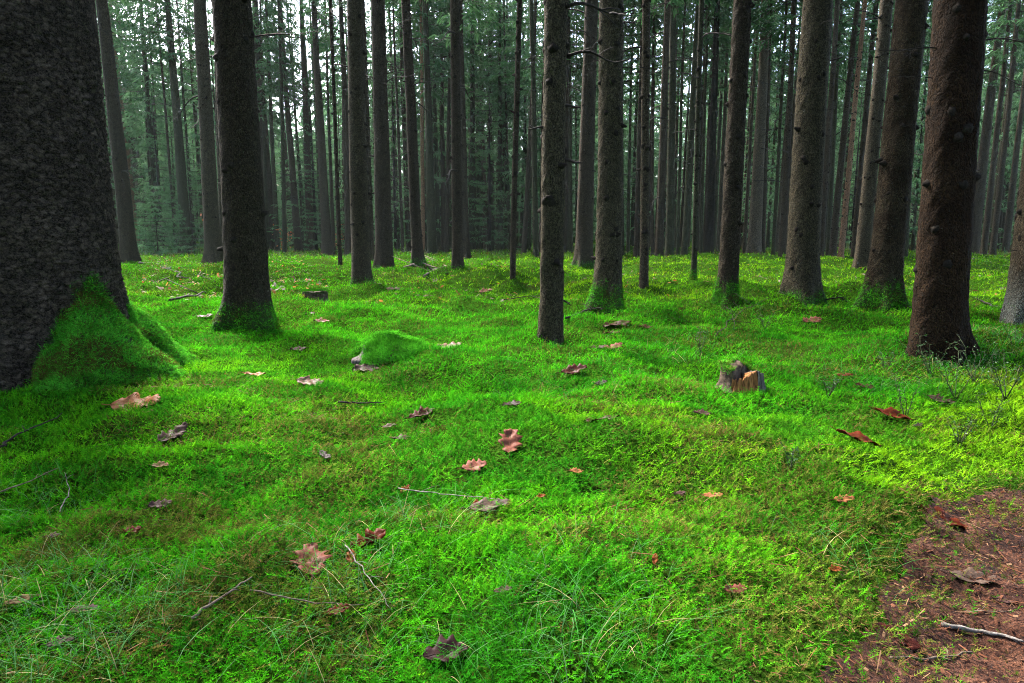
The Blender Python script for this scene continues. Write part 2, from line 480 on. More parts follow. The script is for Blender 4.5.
# ground sheet: damp soil with moss, brown needle patches
m, nt, out = newmat('moss_ground')
co = nt.nodes.new('ShaderNodeNewGeometry').outputs['Position']
n1 = N(nt, 'TexNoise'); n1.inputs['Scale'].default_value = .55; n1.inputs['Detail'].default_value = 6
n2 = N(nt, 'TexNoise'); n2.inputs['Scale'].default_value = 9; n2.inputs['Detail'].default_value = 6; n2.inputs['Roughness'].default_value = .7
n3 = N(nt, 'TexNoise'); n3.inputs['Scale'].default_value = 60; n3.inputs['Detail'].default_value = 4
for n_ in (n1, n2, n3): L(nt, co, n_.inputs['Vector'])
g1 = ramp(nt, n2.outputs['Fac'], [(.3, (.010, .014, .003)), (.55, (.013, .040, .003)), (.75, (.028, .070, .005))])
g2 = ramp(nt, n3.outputs['Fac'], [(.35, (.35, .35, .3)), (.65, (1.2, 1.2, 1.1))])
gc = mixc(nt, 1.0, g1, g2, 'MULTIPLY')
bf = ramp(nt, n1.outputs['Fac'], [(.6, (0, 0, 0)), (.72, (1, 1, 1))])
gc = mixc(nt, mathn(nt, 'MULTIPLY', bf, .45), gc, (.025, .018, .008))
b = nt.nodes.new('ShaderNodeBsdfPrincipled'); b.inputs['Roughness'].default_value = 1.0; b.inputs['Specular IOR Level'].default_value = .0
L(nt, gc, b.inputs['Base Color'])
bp = nt.nodes.new('ShaderNodeBump'); bp.inputs['Distance'].default_value = .03
L(nt, mathn(nt, 'ADD', n2.outputs['Fac'], n3.outputs['Fac']), bp.inputs['Height']); L(nt, bp.outputs[0], b.inputs['Normal'])
L(nt, b.outputs[0], out.inputs[0]); M_ground = m

m, nt, out = newmat('needle_soil')
co = nt.nodes.new('ShaderNodeNewGeometry').outputs['Position']
n1 = N(nt, 'TexNoise'); n1.inputs['Scale'].default_value = 6; n1.inputs['Detail'].default_value = 8; n1.inputs['Roughness'].default_value = .7
n3 = N(nt, 'TexNoise'); n3.inputs['Scale'].default_value = 120; n3.inputs['Detail'].default_value = 5; n3.inputs['Roughness'].default_value = .75
for n_ in (n1, n3): L(nt, co, n_.inputs['Vector'])
c1 = ramp(nt, n1.outputs['Fac'], [(.32, (.005, .0022, .0014)), (.5, (.027, .0108, .0062)), (.66, (.075, .036, .023))])
c2 = ramp(nt, n3.outputs['Fac'], [(.38, (.15, .15, .15)), (.62, (1.6, 1.45, 1.3))])
b = nt.nodes.new('ShaderNodeBsdfPrincipled'); b.inputs['Roughness'].default_value = .8; b.inputs['Specular IOR Level'].default_value = .06
L(nt, mixc(nt, 1.0, c1, c2, 'MULTIPLY'), b.inputs['Base Color'])
bp = nt.nodes.new('ShaderNodeBump'); bp.inputs['Distance'].default_value = .012
L(nt, mathn(nt, 'ADD', n1.outputs['Fac'], n3.outputs['Fac']), bp.inputs['Height']); L(nt, bp.outputs[0], b.inputs['Normal'])
L(nt, b.outputs[0], out.inputs[0]); M_path = m

# ------------------------------------------------------------------ ground and path
def spaced(lo, hi, n, p):
    """symmetric spacing, fine near zero"""
    t = np.linspace(-1, 1, n); s = np.sinh(p * t) / math.sinh(p)
    return np.where(s < 0, -s * lo, s * hi)

xs = spaced(-220, 220, 420, 6.4)
ys = np.concatenate([np.linspace(-220, -6, 20)[:-1], np.linspace(-6, .9, 30)[:-1], .9 + (np.exp(np.linspace(0, 1, 420) * 5.6) - 1) / (math.exp(5.6) - 1) * 230])
X, Y = np.meshgrid(xs, ys)
Z = terrain(X, Y)
V = np.stack([X, Y, Z], -1).reshape(-1, 3)
nx, ny = len(xs), len(ys)
i = (np.arange(ny - 1)[:, None] * nx + np.arange(nx - 1)[None]).ravel()
ground = mesh_obj('ground', V, np.stack([i, i + 1, i + nx + 1, i + nx], -1), M_ground, smooth=True)
tag(ground, kind='structure')

gx = np.arange(.2, 5.2, .017); gy = np.arange(-1.0, 4.6, .017)
X, Y = np.meshgrid(gx, gy)
S = path_sdf(X, Y)
Z = terrain(X, Y) + .006 + .016 * (fbm(X * 16, Y * 16, 77) - .3) + .012 * (fbm(X * 45, Y * 45, 78, 2) - .4)
nx, ny = len(gx), len(gy)
i = (np.arange(ny - 1)[:, None] * nx + np.arange(nx - 1)[None]).ravel()
q = np.stack([i, i + 1, i + nx + 1, i + nx], -1)
q = q[(S.ravel()[q] < .06).all(1)]
used, inv = np.unique(q, return_inverse=True)
path = mesh_obj('dirt_path', np.stack([X, Y, Z], -1).reshape(-1, 3)[used], inv.reshape(-1, 4), M_path, smooth=True)
tag(path, kind='structure')

# ------------------------------------------------------------------ moss fronds
def frame(Nr):
    ref = np.where(np.abs(Nr[:, :1]) < .9, np.array([[1., 0, 0]]), np.array([[0, 1., 0]]))
    a = np.cross(Nr, ref); a /= np.linalg.norm(a, axis=1, keepdims=True)
    return a, np.cross(Nr, a)

def moss_geo(P, Nr, Ln, Wd, C, leaflets, rg, spread=.9):
    n = len(P)
    a, b = frame(Nr)
    ph = rg.uniform(0, 2 * math.pi, n)[:, None]
    h = a * np.cos(ph) + b * np.sin(ph)          # lean direction
    w = np.cross(Nr, h)
    up = Nr * rg.uniform(.55, 1.0, n)[:, None] + h * rg.uniform(.0, spread, n)[:, None]
    up /= np.linalg.norm(up, axis=1, keepdims=True)
    bend = rg.uniform(.1, .8, n)[:, None]
    Ln = Ln[:, None]; Wd = Wd[:, None]
    def pt(s): return P + Ln * (s * up + s * s * bend * (h * .8 - Nr * .25))
    p0, p1, p2 = pt(0.), pt(.5), pt(1.)
    vs = [p0 - w * Wd * .3, p0 + w * Wd * .3, p1 - w * Wd * .35, p1 + w * Wd * .35, p2]
    tr = [(0, 1, 3), (0, 3, 2), (2, 3, 4)]
    dark = [.5, .5, .85, .85, 1.1]
    k = 5
    ss = np.linspace(.3, .92, leaflets) if leaflets else []
    for s in ss:
        for sg in (-1, 1):
            c = pt(s); tg = up + 2 * s * bend * (h * .8 - Nr * .25)
            l = Ln * (.36 - .22 * s) * rg.uniform(.7, 1.2, n)[:, None]
            d = w * sg * .85 + tg * .55 + Nr * rg.uniform(-.1, .3, n)[:, None]
            vs += [c - tg * Wd * .40, c + tg * Wd * .40, c + d * l]
            tr.append((k, k + 1, k + 2)); dark += [.9, .9, 1.1]; k += 3
    V = np.stack(vs, 1).reshape(-1, 3)
    F_ = (np.arange(n)[:, None, None] * k + np.asarray(tr)[None]).reshape(-1, 3)
    CC = np.repeat(C[:, None, :], k, 1).reshape(-1, 3)
    return V, F_, CC

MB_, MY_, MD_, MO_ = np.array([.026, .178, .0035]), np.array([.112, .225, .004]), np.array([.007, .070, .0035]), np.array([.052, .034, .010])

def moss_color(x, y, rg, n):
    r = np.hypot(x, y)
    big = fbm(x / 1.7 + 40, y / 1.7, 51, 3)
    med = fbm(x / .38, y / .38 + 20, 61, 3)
    ys_ = np.clip(sstep(.47, .72, big) * (.25 + .55 * sstep(-1.0, 2.0, x) * sstep(1.8, 3.2, r) + .4 * sstep(4, 9, r)) + sstep(6, 15, r) * (.25 + .55 * sstep(-4, 4, x)) + rg.normal(0, .14, n), 0, 1)  # sunlit moss painted as yellow-green against darker spots, strongest far right
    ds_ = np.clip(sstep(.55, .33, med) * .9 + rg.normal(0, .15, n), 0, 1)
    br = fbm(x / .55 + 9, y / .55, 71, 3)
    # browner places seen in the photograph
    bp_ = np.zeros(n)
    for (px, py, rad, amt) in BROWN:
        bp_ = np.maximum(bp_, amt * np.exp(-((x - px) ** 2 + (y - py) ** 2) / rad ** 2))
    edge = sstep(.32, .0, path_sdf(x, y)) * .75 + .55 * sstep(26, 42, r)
    bs_ = np.clip(sstep(.46, .70, br) * .7 + .30 * sstep(.2, -1.2, x) * sstep(3.8, 2.2, r) + bp_ * (.5 + br) + edge + rg.normal(0, .12, n) - .08, 0, 1)  # brown patches; left foreground browner, its shade painted into the tint
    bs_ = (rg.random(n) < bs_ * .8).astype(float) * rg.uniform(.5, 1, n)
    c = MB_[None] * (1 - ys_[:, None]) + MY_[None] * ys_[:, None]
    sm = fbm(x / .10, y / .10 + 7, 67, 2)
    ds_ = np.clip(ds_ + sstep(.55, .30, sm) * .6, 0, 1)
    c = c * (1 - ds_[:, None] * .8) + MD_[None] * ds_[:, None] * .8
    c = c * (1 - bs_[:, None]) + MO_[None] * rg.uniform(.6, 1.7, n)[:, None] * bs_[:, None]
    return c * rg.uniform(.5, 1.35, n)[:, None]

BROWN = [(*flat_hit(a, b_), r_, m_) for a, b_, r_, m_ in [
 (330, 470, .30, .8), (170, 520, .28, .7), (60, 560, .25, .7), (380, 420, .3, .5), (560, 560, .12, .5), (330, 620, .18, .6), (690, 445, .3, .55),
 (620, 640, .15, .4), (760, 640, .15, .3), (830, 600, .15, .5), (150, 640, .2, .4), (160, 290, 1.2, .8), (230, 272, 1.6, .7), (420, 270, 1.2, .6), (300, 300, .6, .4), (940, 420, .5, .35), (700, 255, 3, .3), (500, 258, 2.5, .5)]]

def ground_normals(x, y):
    e = .02
    dx = (terrain(x + e, y) - terrain(x - e, y)) / (2 * e)
    dy = (terrain(x, y + e) - terrain(x, y - e)) / (2 * e)
    n_ = np.stack([-dx, -dy, np.ones_like(dx)], -1)
    return n_ / np.linalg.norm(n_, axis=1, keepdims=True)

TREEPOS = []   # filled before the moss: x, y, radius

def moss_zone(d0, d1, dens, Lm, Wm, leaflets, seed):
    rg = np.random.default_rng(seed)
    m_ = 1.0
    half = .80
    area = half * (d1 * d1 - d0 * d0) + 2 * m_ * (d1 - d0)
    n = int(area * dens)
    u = rg.random(n)
    # wedge of ground the camera can see, one metre wider on both sides
    yy = np.sqrt(d0 * d0 + u * (d1 * d1 - d0 * d0))
    xx = rg.uniform(-1, 1, n) * (half * yy + m_)
    s = path_sdf(xx, yy)
    clump = fbm(xx / .11, yy / .11, 81, 2)
    keep = rg.random(n) < np.where(s > 0, .30 + .70 * sstep(.0, .38, s), .34 * sstep(-.34, .0, s)) * (.5 + .9 * clump)
    for tx, ty, tr in TREEPOS:
        if d0 - 1 < ty < d1 + 1:
            keep &= (np.hypot(xx - tx, yy - ty) > tr * .95)
    xx, yy = xx[keep], yy[keep]; n = len(xx)
    P = np.stack([xx, yy, terrain(xx, yy) - .004], -1)
    Nr = ground_normals(xx, yy); Nr[:, 2] += .5; Nr /= np.linalg.norm(Nr, axis=1, keepdims=True)
    cl = fbm(xx / .09, yy / .09, 83, 2)
    Ln = Lm * rg.uniform(.5, 1.15, n) * (.45 + 1.0 * cl) * np.where(rg.random(n) < .10, 1.55, 1.0)
    Wd = Wm * rg.uniform(.7, 1.3, n)
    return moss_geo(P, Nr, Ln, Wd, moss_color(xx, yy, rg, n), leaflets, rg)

def merge(parts):
    Vs, Fs, Cs = [], [], []; off = 0
    for v, f, c in parts:
        Vs.append(v); Fs.append(f + off); Cs.append(c); off += len(v)
    return np.vstack(Vs), np.vstack(Fs), np.vstack(Cs)

# ------------------------------------------------------------------ trees
def trunk_mesh(name, h, r0, bark, parent, near=0, flare=.35, lobes=None, seed=0, stubs=True, bend=.0):
    """near 0 far, 1 middle, 2 close, 3 the giant"""
    rg = np.random.default_rng(seed)
    k = (12, 28, 72, 420)[near]
    if near == 3:
        zz = np.concatenate([np.linspace(-.35, 2.6, 330), np.linspace(2.6, h, 40)[1:]])
    elif near == 2:
        zz = np.concatenate([np.linspace(-.3, .7, 40), np.linspace(.7, 5, 110)[1:], np.linspace(5, h, 34)[1:]])
    elif near == 1:
        zz = np.concatenate([np.linspace(-.3, .8, 16), np.linspace(.8, 8, 46)[1:], np.linspace(8, h, 24)[1:]])
    else:
        zz = np.concatenate([np.linspace(-.3, .8, 6), np.linspace(.8, h, 26)[1:]])
    th = np.arange(k) / k * 2 * math.pi
    Zg, Tg = np.meshgrid(zz, th, indexing='ij')
    zc = np.clip(Zg, 0, None)
    rad = r0 * (1 - .80 * (zc / h) ** 1.05)
    ang = rg.uniform(0, 6.28)
    n_l = rg.integers(3, 6)
    lobe = .55 + .45 * np.cos(n_l * Tg + ang + .6 * np.sin(Tg * 2 + ang))
    rad = rad * (1 + flare * (np.exp(-zc / (1.0 * r0 + .05)) * (.25 + 1.5 * lobe ** 2) + .16 * np.exp(-zc / (3 * r0 + .1))))
    if lobes:
        for (a, wd, ext, zh) in lobes:
            da = np.angle(np.exp(1j * (Tg - a)))
            rad = rad + ext * np.exp(-(da / wd) ** 2) * np.exp(-(zc / zh) ** 1.3)
    # uneven girth
    u = Tg * r0
    rad = rad * (1 + .07 * (fbm(np.cos(Tg) * 1.3 + 7 + seed, np.sin(Tg) * 1.3 + zc * .9, seed, 3) - .5) * 2)
    if near == 2:
        c_, s_ = np.cos(Tg) * r0, np.sin(Tg) * r0
        rad = rad + (fbm((c_ + s_ * .6) * 30 + 50, Zg * 16 + (s_ - c_ * .3) * 22, seed + 3, 3) - .5) * .020
    if near == 3:
        # overlapping bark plates
        U = Tg * r0 * 1.0; per = 2 * math.pi * r0
        cw, chh = per / round(per / .045), .034
        gx_, gy_ = U / cw, (Zg + .012 * np.sin(Tg * 9)) / chh
        wx = gx_ + 1.1 * (fbm(gx_ * 1.3, gy_ * 1.3, 5, 3) - .5); wy = gy_ + 1.1 * (fbm(gx_ * 1.3 + 30, gy_ * 1.3, 6, 3) - .5)
        nper = round(per / .045)
        f1 = np.full(U.shape, 9.); f2 = np.full(U.shape, 9.); cid = np.zeros(U.shape); cdy = np.zeros(U.shape)
        ix, iy = np.floor(wx), np.floor(wy)
        for ox in (-1, 0, 1):
            for oy in (-1, 0, 1):
                jx, jy = ix + ox, iy + oy
                hx = _hash(jx % nper, jy, 41); hy = _hash(jx % nper, jy, 42); hid = _hash(jx % nper, jy, 43)
                ddx = jx + hx - wx; ddy = jy + hy - wy
                d = np.hypot(ddx, ddy)
                closer = d < f1
                f2 = np.where(closer, f1, np.minimum(f2, d))
                cid = np.where(closer, hid, cid); cdy = np.where(closer, -ddy, cdy)
                f1 = np.where(closer, d, f1)
        gap = sstep(-.02, .30, f2 - f1)
        fade = sstep(2.6, 2.2, Zg)
        rad = rad + fade * (gap * (.003 + .006 * cid) - .008 * cdy * gap - .006 + .016 * (fbm(U * 45, Zg * 55, 9, 4) - .5) + .014 * (fbm(U * 12, Zg * 9, 19, 2) - .5))
        rad = rad + .03 * (fbm(np.cos(Tg) * 4, np.sin(Tg) * 4 + Zg * 3, 15, 3) - .5) + .30 * np.exp(-zc / .32) * (fbm(np.cos(Tg) * 2.6, np.sin(Tg) * 2.6 + Zg * 2.5, 17, 3) - .5)
    bx = bend * np.sin(zc / h * 3.1 + seed) + .012 * h / 24 * np.sin(zc * .8 + seed) * (zc / (zc + 2))
    by = bend * .6 * np.sin(zc / h * 4.0 + seed * 2)
    bx = bx - bend * math.sin(seed); by = by - bend * .6 * math.sin(seed * 2)
    Vt = np.stack([np.cos(Tg) * rad + bx, np.sin(Tg) * rad + by, Zg], -1).reshape(-1, 3)
    m_ = len(zz)
    i = np.arange(m_ - 1)[:, None] * k; j = np.arange(k)[None]; j2 = (j + 1) % k
    q = np.stack([i + j, i + j2, i + k + j2, i + k + j], -1).reshape(-1, 4)
    Vs, Qs, off = [Vt], [q], len(Vt)
    mi = [np.zeros(len(q), int)]
    def axis(z):
        zc_ = max(z, 0)
        return (bend * math.sin(zc_ / h * 3.1 + seed) + .012 * h / 24 * math.sin(zc_ * .8 + seed) * (zc_ / (zc_ + 2)) - bend * math.sin(seed),
                bend * .6 * math.sin(zc_ / h * 4.0 + seed * 2) - bend * .6 * math.sin(seed * 2))
    if stubs and near in (1, 2):
        zs = .5 + rg.random() * .3
        while zs < (5.5 if near == 2 else 9):
            for _ in range(rg.integers(2, 6)):
                a = rg.uniform(0, 6.28); z_ = zs + rg.normal(0, .035)
                rr = r0 * (1 - .8 * (z_ / h) ** 1.05)
                ln = rg.choice([.012, .02, .035, .07], p=[.35, .3, .25, .1]); rs = rg.uniform(.35, 1) * .07 * r0 / .16 * .75 + .006
                rs = min(rs, .020)
                ax_, ay_ = axis(z_)
                d = np.array([math.cos(a), math.sin(a), rg.uniform(-.35, .25)])
                c0_ = np.array([math.cos(a) * rr * .93 + ax_, math.sin(a) * rr * .93 + ay_, z_])
                sd = np.array([-math.sin(a), math.cos(a), 0]); up_ = np.array([0, 0, 1.])
                kk = 7
                ring = []
                for (t_, sc) in ((0, 2.0), (rr * .07 + .003, 1.5), (rr * .07 + ln, .6), (rr * .07 + ln * 1.02, .05)):
                    for jj in range(kk):
                        an = jj / kk * 6.283
                        ring.append(c0_ + d * t_ + (sd * math.cos(an) + up_ * math.sin(an) * 1.1) * rs * sc * rg.uniform(.7, 1.25))
                ring = np.array(ring)
                ii = np.arange(3)[:, None] * kk; jj = np.arange(kk)[None]; jj2 = (jj + 1) % kk
                qq = np.stack([ii + jj, ii + jj2, ii + kk + jj2, ii + kk + jj], -1).reshape(-1, 4)
                Vs.append(ring); Qs.append(qq + off); off += len(ring); mi.append(np.ones(len(qq), int))
            zs += rg.uniform(.22, .48)
    o = mesh_obj(name, np.vstack(Vs), np.vstack(Qs), [BARK[bark], M_knot], parent, smooth=True, matidx=np.concatenate(mi))
    return o, (Vt.reshape(m_, k, 3), rad, zz, th), axis

def branch_points(rg, L_, droop=.25, n=8):
    t = np.linspace(0, 1, n)
    w1, w2 = rg.normal(0, .10), rg.normal(0, .10)
    return np.stack([t * L_, L_ * (w1 * t ** 2 + .02 * np.sin(t * 9 + w2 * 20)), L_ * (-droop * t ** 1.6 + w2 * t ** 2 + .02 * np.sin(t * 7))], -1)

def dead_branch_mesh(seed, droop):
    rg = np.random.default_rng(seed); mb = MB()
    p = branch_points(rg, 1.0, droop, 9)
    mb.tube(p, np.linspace(.013, .0035, 9), 5)
    for _ in range(rg.integers(3, 8)):
        i_ = rg.integers(2, 8); s = rg.choice([-1, 1]); l = rg.uniform(.12, .38)
        d = np.array([.75, s * rg.uniform(.4, .9), rg.uniform(-.5, .25)]); d /= np.linalg.norm(d)
        tt = np.linspace(0, 1, 4)[:, None]
        mb.tube(p[i_] + d * l * tt + np.array([0, 0, -.05]) * tt ** 2, np.linspace(.006, .002, 4), 4)
    o = mb.build('dead_branch', M_dead); me = o.data
    bpy.data.objects.remove(o)
    return me
DEADB = [dead_branch_mesh(100 + i_, d_) for i_, d_ in enumerate([.05, .2, .35, -.1, .12, .5, .28])]
DEADS = []
for i_ in range(3):   # short broken side branch
    rg_ = np.random.default_rng(300 + i_); mb = MB()
    p = branch_points(rg_, 1.0, rg_.uniform(-.15, .2), 6)
    mb.tube(p, np.array([.10, .085, .075, .065, .055, .03]), 7)
    if i_ == 1: mb.tube([p[3], p[3] + (.18, .12, .1), p[3] + (.3, .2, .22)], [.04, .03, .01], 5)
    o = mb.build('dead_branch', M_dead); DEADS.append(o.data); bpy.data.objects.remove(o)

def kites(P, D, U, l, w):
    """needle sprays: bent kites; P base, D direction, U side vector"""
    n = len(P); l = l[:, None]; w = w[:, None]
    nn = np.cross(D, U)
    p1 = P + D * l * .45 + U * w + nn * l * .05; p2 = P + D * l * .45 - U * w + nn * l * .05
    p3 = P + D * l - np.array([0, 0, .12]) * l
    V_ = np.stack([P, p1, p3, p2], 1).reshape(-1, 3)
    b_ = np.arange(n)[:, None] * 4
    return V_, np.concatenate([b_ + np.array([[0, 1, 2]]), b_ + np.array([[0, 2, 3]])])

def crown_geo(seed, h, z0, rmax, whorls, per, twigs, kl, kw, droop=.35, thin=1.0):
    """spruce crown from z0 to h: whorls of drooping boughs carrying hanging sprays"""
    rg = np.random.default_rng(seed)
    PP, DD, UU, LL, WW = [], [], [], [], []
    mb = MB()
    for wi in range(whorls):
        f = (wi + rg.uniform(-.3, .3)) / whorls
        f = min(max(f, 0), .985)
        z = z0 + (h - z0) * f
        prof = (1 - f) ** .75 * min(1, .45 + f * 5)
        for bi in range(per):
            if rg.random() > thin: continue
            a = rg.uniform(0, 6.283); l = rmax * prof * rg.uniform(.55, 1.15) + .15
            dr = droop * rg.uniform(.5, 1.4) * (1 - .7 * f)
            d2 = np.array([math.cos(a), math.sin(a), 0]); sd = np.array([-d2[1], d2[0], 0])
            t = np.linspace(0, 1, 5)
            bp_ = d2 * (t[:, None] * l) + np.array([0, 0, 1.]) * (z + l * (-dr * t ** 1.3 + .18 * t ** 3))[:, None]
            mb.tube(bp_, np.linspace(.022, .006, 5) * (.5 + .5 * l / rmax), 3, cap=False)
            n_ = max(4, int(twigs * (l / rmax)))
            s = rg.uniform(.18, 1.0, n_) ** .8
            base = d2 * (s * l)[:, None] + np.array([0, 0, 1.]) * (z + l * (-dr * s ** 1.3 + .18 * s ** 3))[:, None]
            side = rg.choice([-1, 1], n_)
            D = d2 * rg.uniform(.35, .9, n_)[:, None] + sd * (side * rg.uniform(.3, 1, n_))[:, None] + np.array([0, 0, 1.]) * rg.uniform(-1.0, .05, n_)[:, None]
            D /= np.linalg.norm(D, axis=1, keepdims=True)
            U = np.cross(D, rg.normal(0, 1, (n_, 3)) * np.array([.5, .5, 1.3])); U /= np.linalg.norm(U, axis=1, keepdims=True) + 1e-9
            PP.append(base); DD.append(D); UU.append(U)
            LL.append(kl * rg.uniform(.6, 1.4, n_)); WW.append(kw * rg.uniform(.6, 1.4, n_))
    V_, F_ = kites(np.vstack(PP), np.vstack(DD), np.vstack(UU), np.concatenate(LL), np.concatenate(WW))
    Vb = np.vstack(mb.v); Qb = np.vstack(mb.q)
    tri = np.vstack([Qb[:, [0, 1, 2]], Qb[:, [0, 2, 3]]])
    return (V_, F_), (Vb, tri)

def crown_mesh(name, mat, *a, **kw):
    (V1, F1), (V2, F2) = crown_geo(*a, **kw)
    o = mesh_obj(name, np.vstack([V1, V2]), np.vstack([F1, F2 + len(V1)]), [mat, M_dead], matidx=np.r_[np.zeros(len(F1), int), np.ones(len(F2), int)])
    me = o.data; bpy.data.objects.remove(o)
    return me

CROWNS = [crown_mesh('crown', M_needle, 500 + s_, 24, z0, 2.5, 26, 5, 34, .36, .034) for s_, z0 in enumerate((9.5, 11.5, 13.0, 10.5))]

def solve_tree(v):
    xt, xb, yb, wpx = v[:4]
    p = ground_hit(xb, yb)
    d = ray(xt, 0); t = p[1] / d[1]
    topx, topz = d[0] * t, CAMH + d[2] * t
    lean = math.atan2(topx - p[0], topz - p[2])
    # image width of the trunk just above the foot gives the radius
    depth = p[1] * CP + (CAMH - p[2] - .4) * SP
    return p, lean, wpx * depth / F / 2

TREES = {}
for k_, v in T.items():
    p, lean, r = solve_tree(v)
    if k_ == 'giant': r = .585
    TREES[k_] = (p, lean, r)
    TREEPOS.append((p[0], p[1], r * (1.1 if k_ != 'giant' else 1.0)))

# labels for the trees that have none of their own: which one of its look, counted from a named neighbour
order = sorted(T, key=lambda k_: T[k_][1])
def look_of(k_):
    v = T[k_]; w = v[3]
    th_ = 'hair-thin' if w < 4.1 else 'thin' if w < 5.6 else 'slim' if w < 8.1 else 'medium-thick' if w < 12 else 'stout'
    return th_, {'dark': 'dark', 'green': 'green-tinged', 'pink': 'pinkish', 'grey': 'grey', 'pale': 'pale', 'black': 'black', 'lichen': 'lichened', 'brown': 'brown', 'rust': 'rusty', 'silver': 'silvery', 'plate': 'plated'}[v[4]]
ORD = ['', 'second ', 'third ', 'fourth ', 'fifth ', 'sixth ', 'seventh ', 'eighth ', 'ninth ', 'tenth ', 'eleventh ', 'twelfth ', 'thirteenth ', 'fourteenth ', 'fifteenth ']
cnt, TLABEL = {}, {}
anchor = None
for k_ in order:
    if k_ in ANCHOR: anchor = k_
    if k_ in MAINLABEL: TLABEL[k_] = MAINLABEL[k_]; continue
    key = (anchor, look_of(k_)); cnt[key] = cnt.get(key, 0) + 1
seen = {}
anchor = None
for k_ in order:
    if k_ in ANCHOR: anchor = k_
    if k_ in TLABEL: continue
    lk = look_of(k_); key = (anchor, lk); seen[key] = seen.get(key, 0) + 1
    o_ = ('first ' if seen[key] == 1 and cnt[key] > 1 else ORD[seen[key] - 1])
    extra = ' with mossy foot' if T[k_][5] else ''
    TLABEL[k_] = f"{o_}{lk[0]} {lk[1]} spruce trunk{extra} right of {ANCHOR[anchor]}"

MOSS_SKIRTS = []
def put_branch(root, axis, r, h, z, az, length, mesh, tilt=0.0, thick=1.0):
    rr = r * (1 - .8 * (z / h) ** 1.05) * .9
    ax_, ay_ = axis(z)
    b_ = from_mesh('dead_branch', mesh, root)
    b_.location = (ax_ + math.cos(az) * rr, ay_ + math.sin(az) * rr, z)
    b_.rotation_euler = Euler((random.uniform(-.6, .6), -tilt, az))
    b_.scale = (length, length * thick, length * thick)
    return b_

# branches that the photograph shows plainly: tree, image y, length in px (negative: to the left), tilt, kind, thickness
SHOWN = [
 ('knobbly', 8, 58, .12, 'b', 2.4), ('knobbly', 55, 58, .10, 'b', 2.4), ('knobbly', 107, 13, 0, 's', 1.2), ('knobbly', 160, 14, -.1, 's', 1.2),
 ('knobbly', 57, -28, 0, 'b', .8), ('knobbly', 108, -18, .1, 'b', 1.0), ('knobbly', 190, 16, .0, 'b', 1.0), ('knobbly', 35, 30, .2, 'b', 1.0),
 ('knobbly', 128, -12, .0, 's', 1.0), ('knobbly', 84, 22, -.2, 'b', .8), ('knobbly', 300, 8, -.3, 's', 1.1),
 ('flared', 39, 78, .0, 'b', .7), ('b1', 38, 60, -.02, 'b', 1.1), ('b1', 50, 14, .0, 'b', 1.0),
 ('rusty', 42, 52, .03, 'b', 1.2), ('rusty', 71, 58, .02, 'b', .9), ('rusty', 48, -66, .02, 'b', .8), ('rusty', 77, -50, .05, 'b', .7), ('rusty', 120, -30, .0, 'b', .5), ('rusty', 82, 20, .1, 'b', .6),
 ('stubbed', 80, 25, .15, 'b', .9), ('straight', 33, 36, .5, 'b', .8), ('straight', 78, -22, -.1, 'b', .9), ('straight', 60, 40, -.5, 'b', .6),
 ('grey', 36, 26, .05, 'b', .7), ('grey', 68, 50, .02, 'b', .8), ('grey', 70, -30, -.2, 'b', .7), ('grey', 108, -22, -.1, 'b', .8), ('grey', 130, -10, .4, 'b', .9),
 ('bare', 97, -26, -.05, 'b', .8), ('bare', 67, 18, .05, 'b', .8), ('bare', 5, 20, .2, 'b', .8), ('f3', 12, -22, .4, 'b', .8), ('f3', 35, -30, .3, 'b', .6), ('f3', 85, -20, -.3, 'b', .8),
 ('mossfoot', 20, 38, -.5, 'b', .5), ('mossfoot', 55, 30, .3, 'b', .5), ('tall', 62, 14, .3, 's', .7), ('tall', 25, -20, .0, 'b', .8), ('tall', 40, -34, -.25, 'b', .7), ('tall', 90, 12, .4, 'b', .7),
 ('h2', 10, 30, -.6, 'b', 1.0), ('h2', 60, 24, -.6, 'b', 1.0), ('h2', 48, 20, .5, 'b', 1.0), ('i6', 60, -18, -.2, 'b', .9), ('i6', 100, -16, .2, 'b', .8), ('i6', 170, -16, -.5, 'b', .8),
 ('a6', 22, -24, .2, 'b', 1.2), ('a6', 40, -18, -.3, 'b', 1.2), ('a5', 40, 26, .3, 'b', 1.2), ('a5', 85, -20, .3, 'b', 1.2), ('a1', 36, 26, .0, 'b', 1.0), ('a6', 125, -14, .0, 'b', 1.0),
 ('leaning', 90, 10, .3, 'b', .6), ('leaning', 70, -18, .0, 'b', .6), ('leaning', 76, 24, 0, 'b', .5), ('silver', 250, -8, .1, 's', .7), ('lead', 120, -18, -.3, 'b', .9), ('d2', 95, 14, -.6, 'b', 1.3),
 ('c3', 62, -20, -.5, 'b', 1.0), ('c3', 20, -20, .4, 'b', 1.0), ('c3', 110, -22, -.1, 'b', 1.0), ('u', 0, 0, 0, 'b', 1),
]
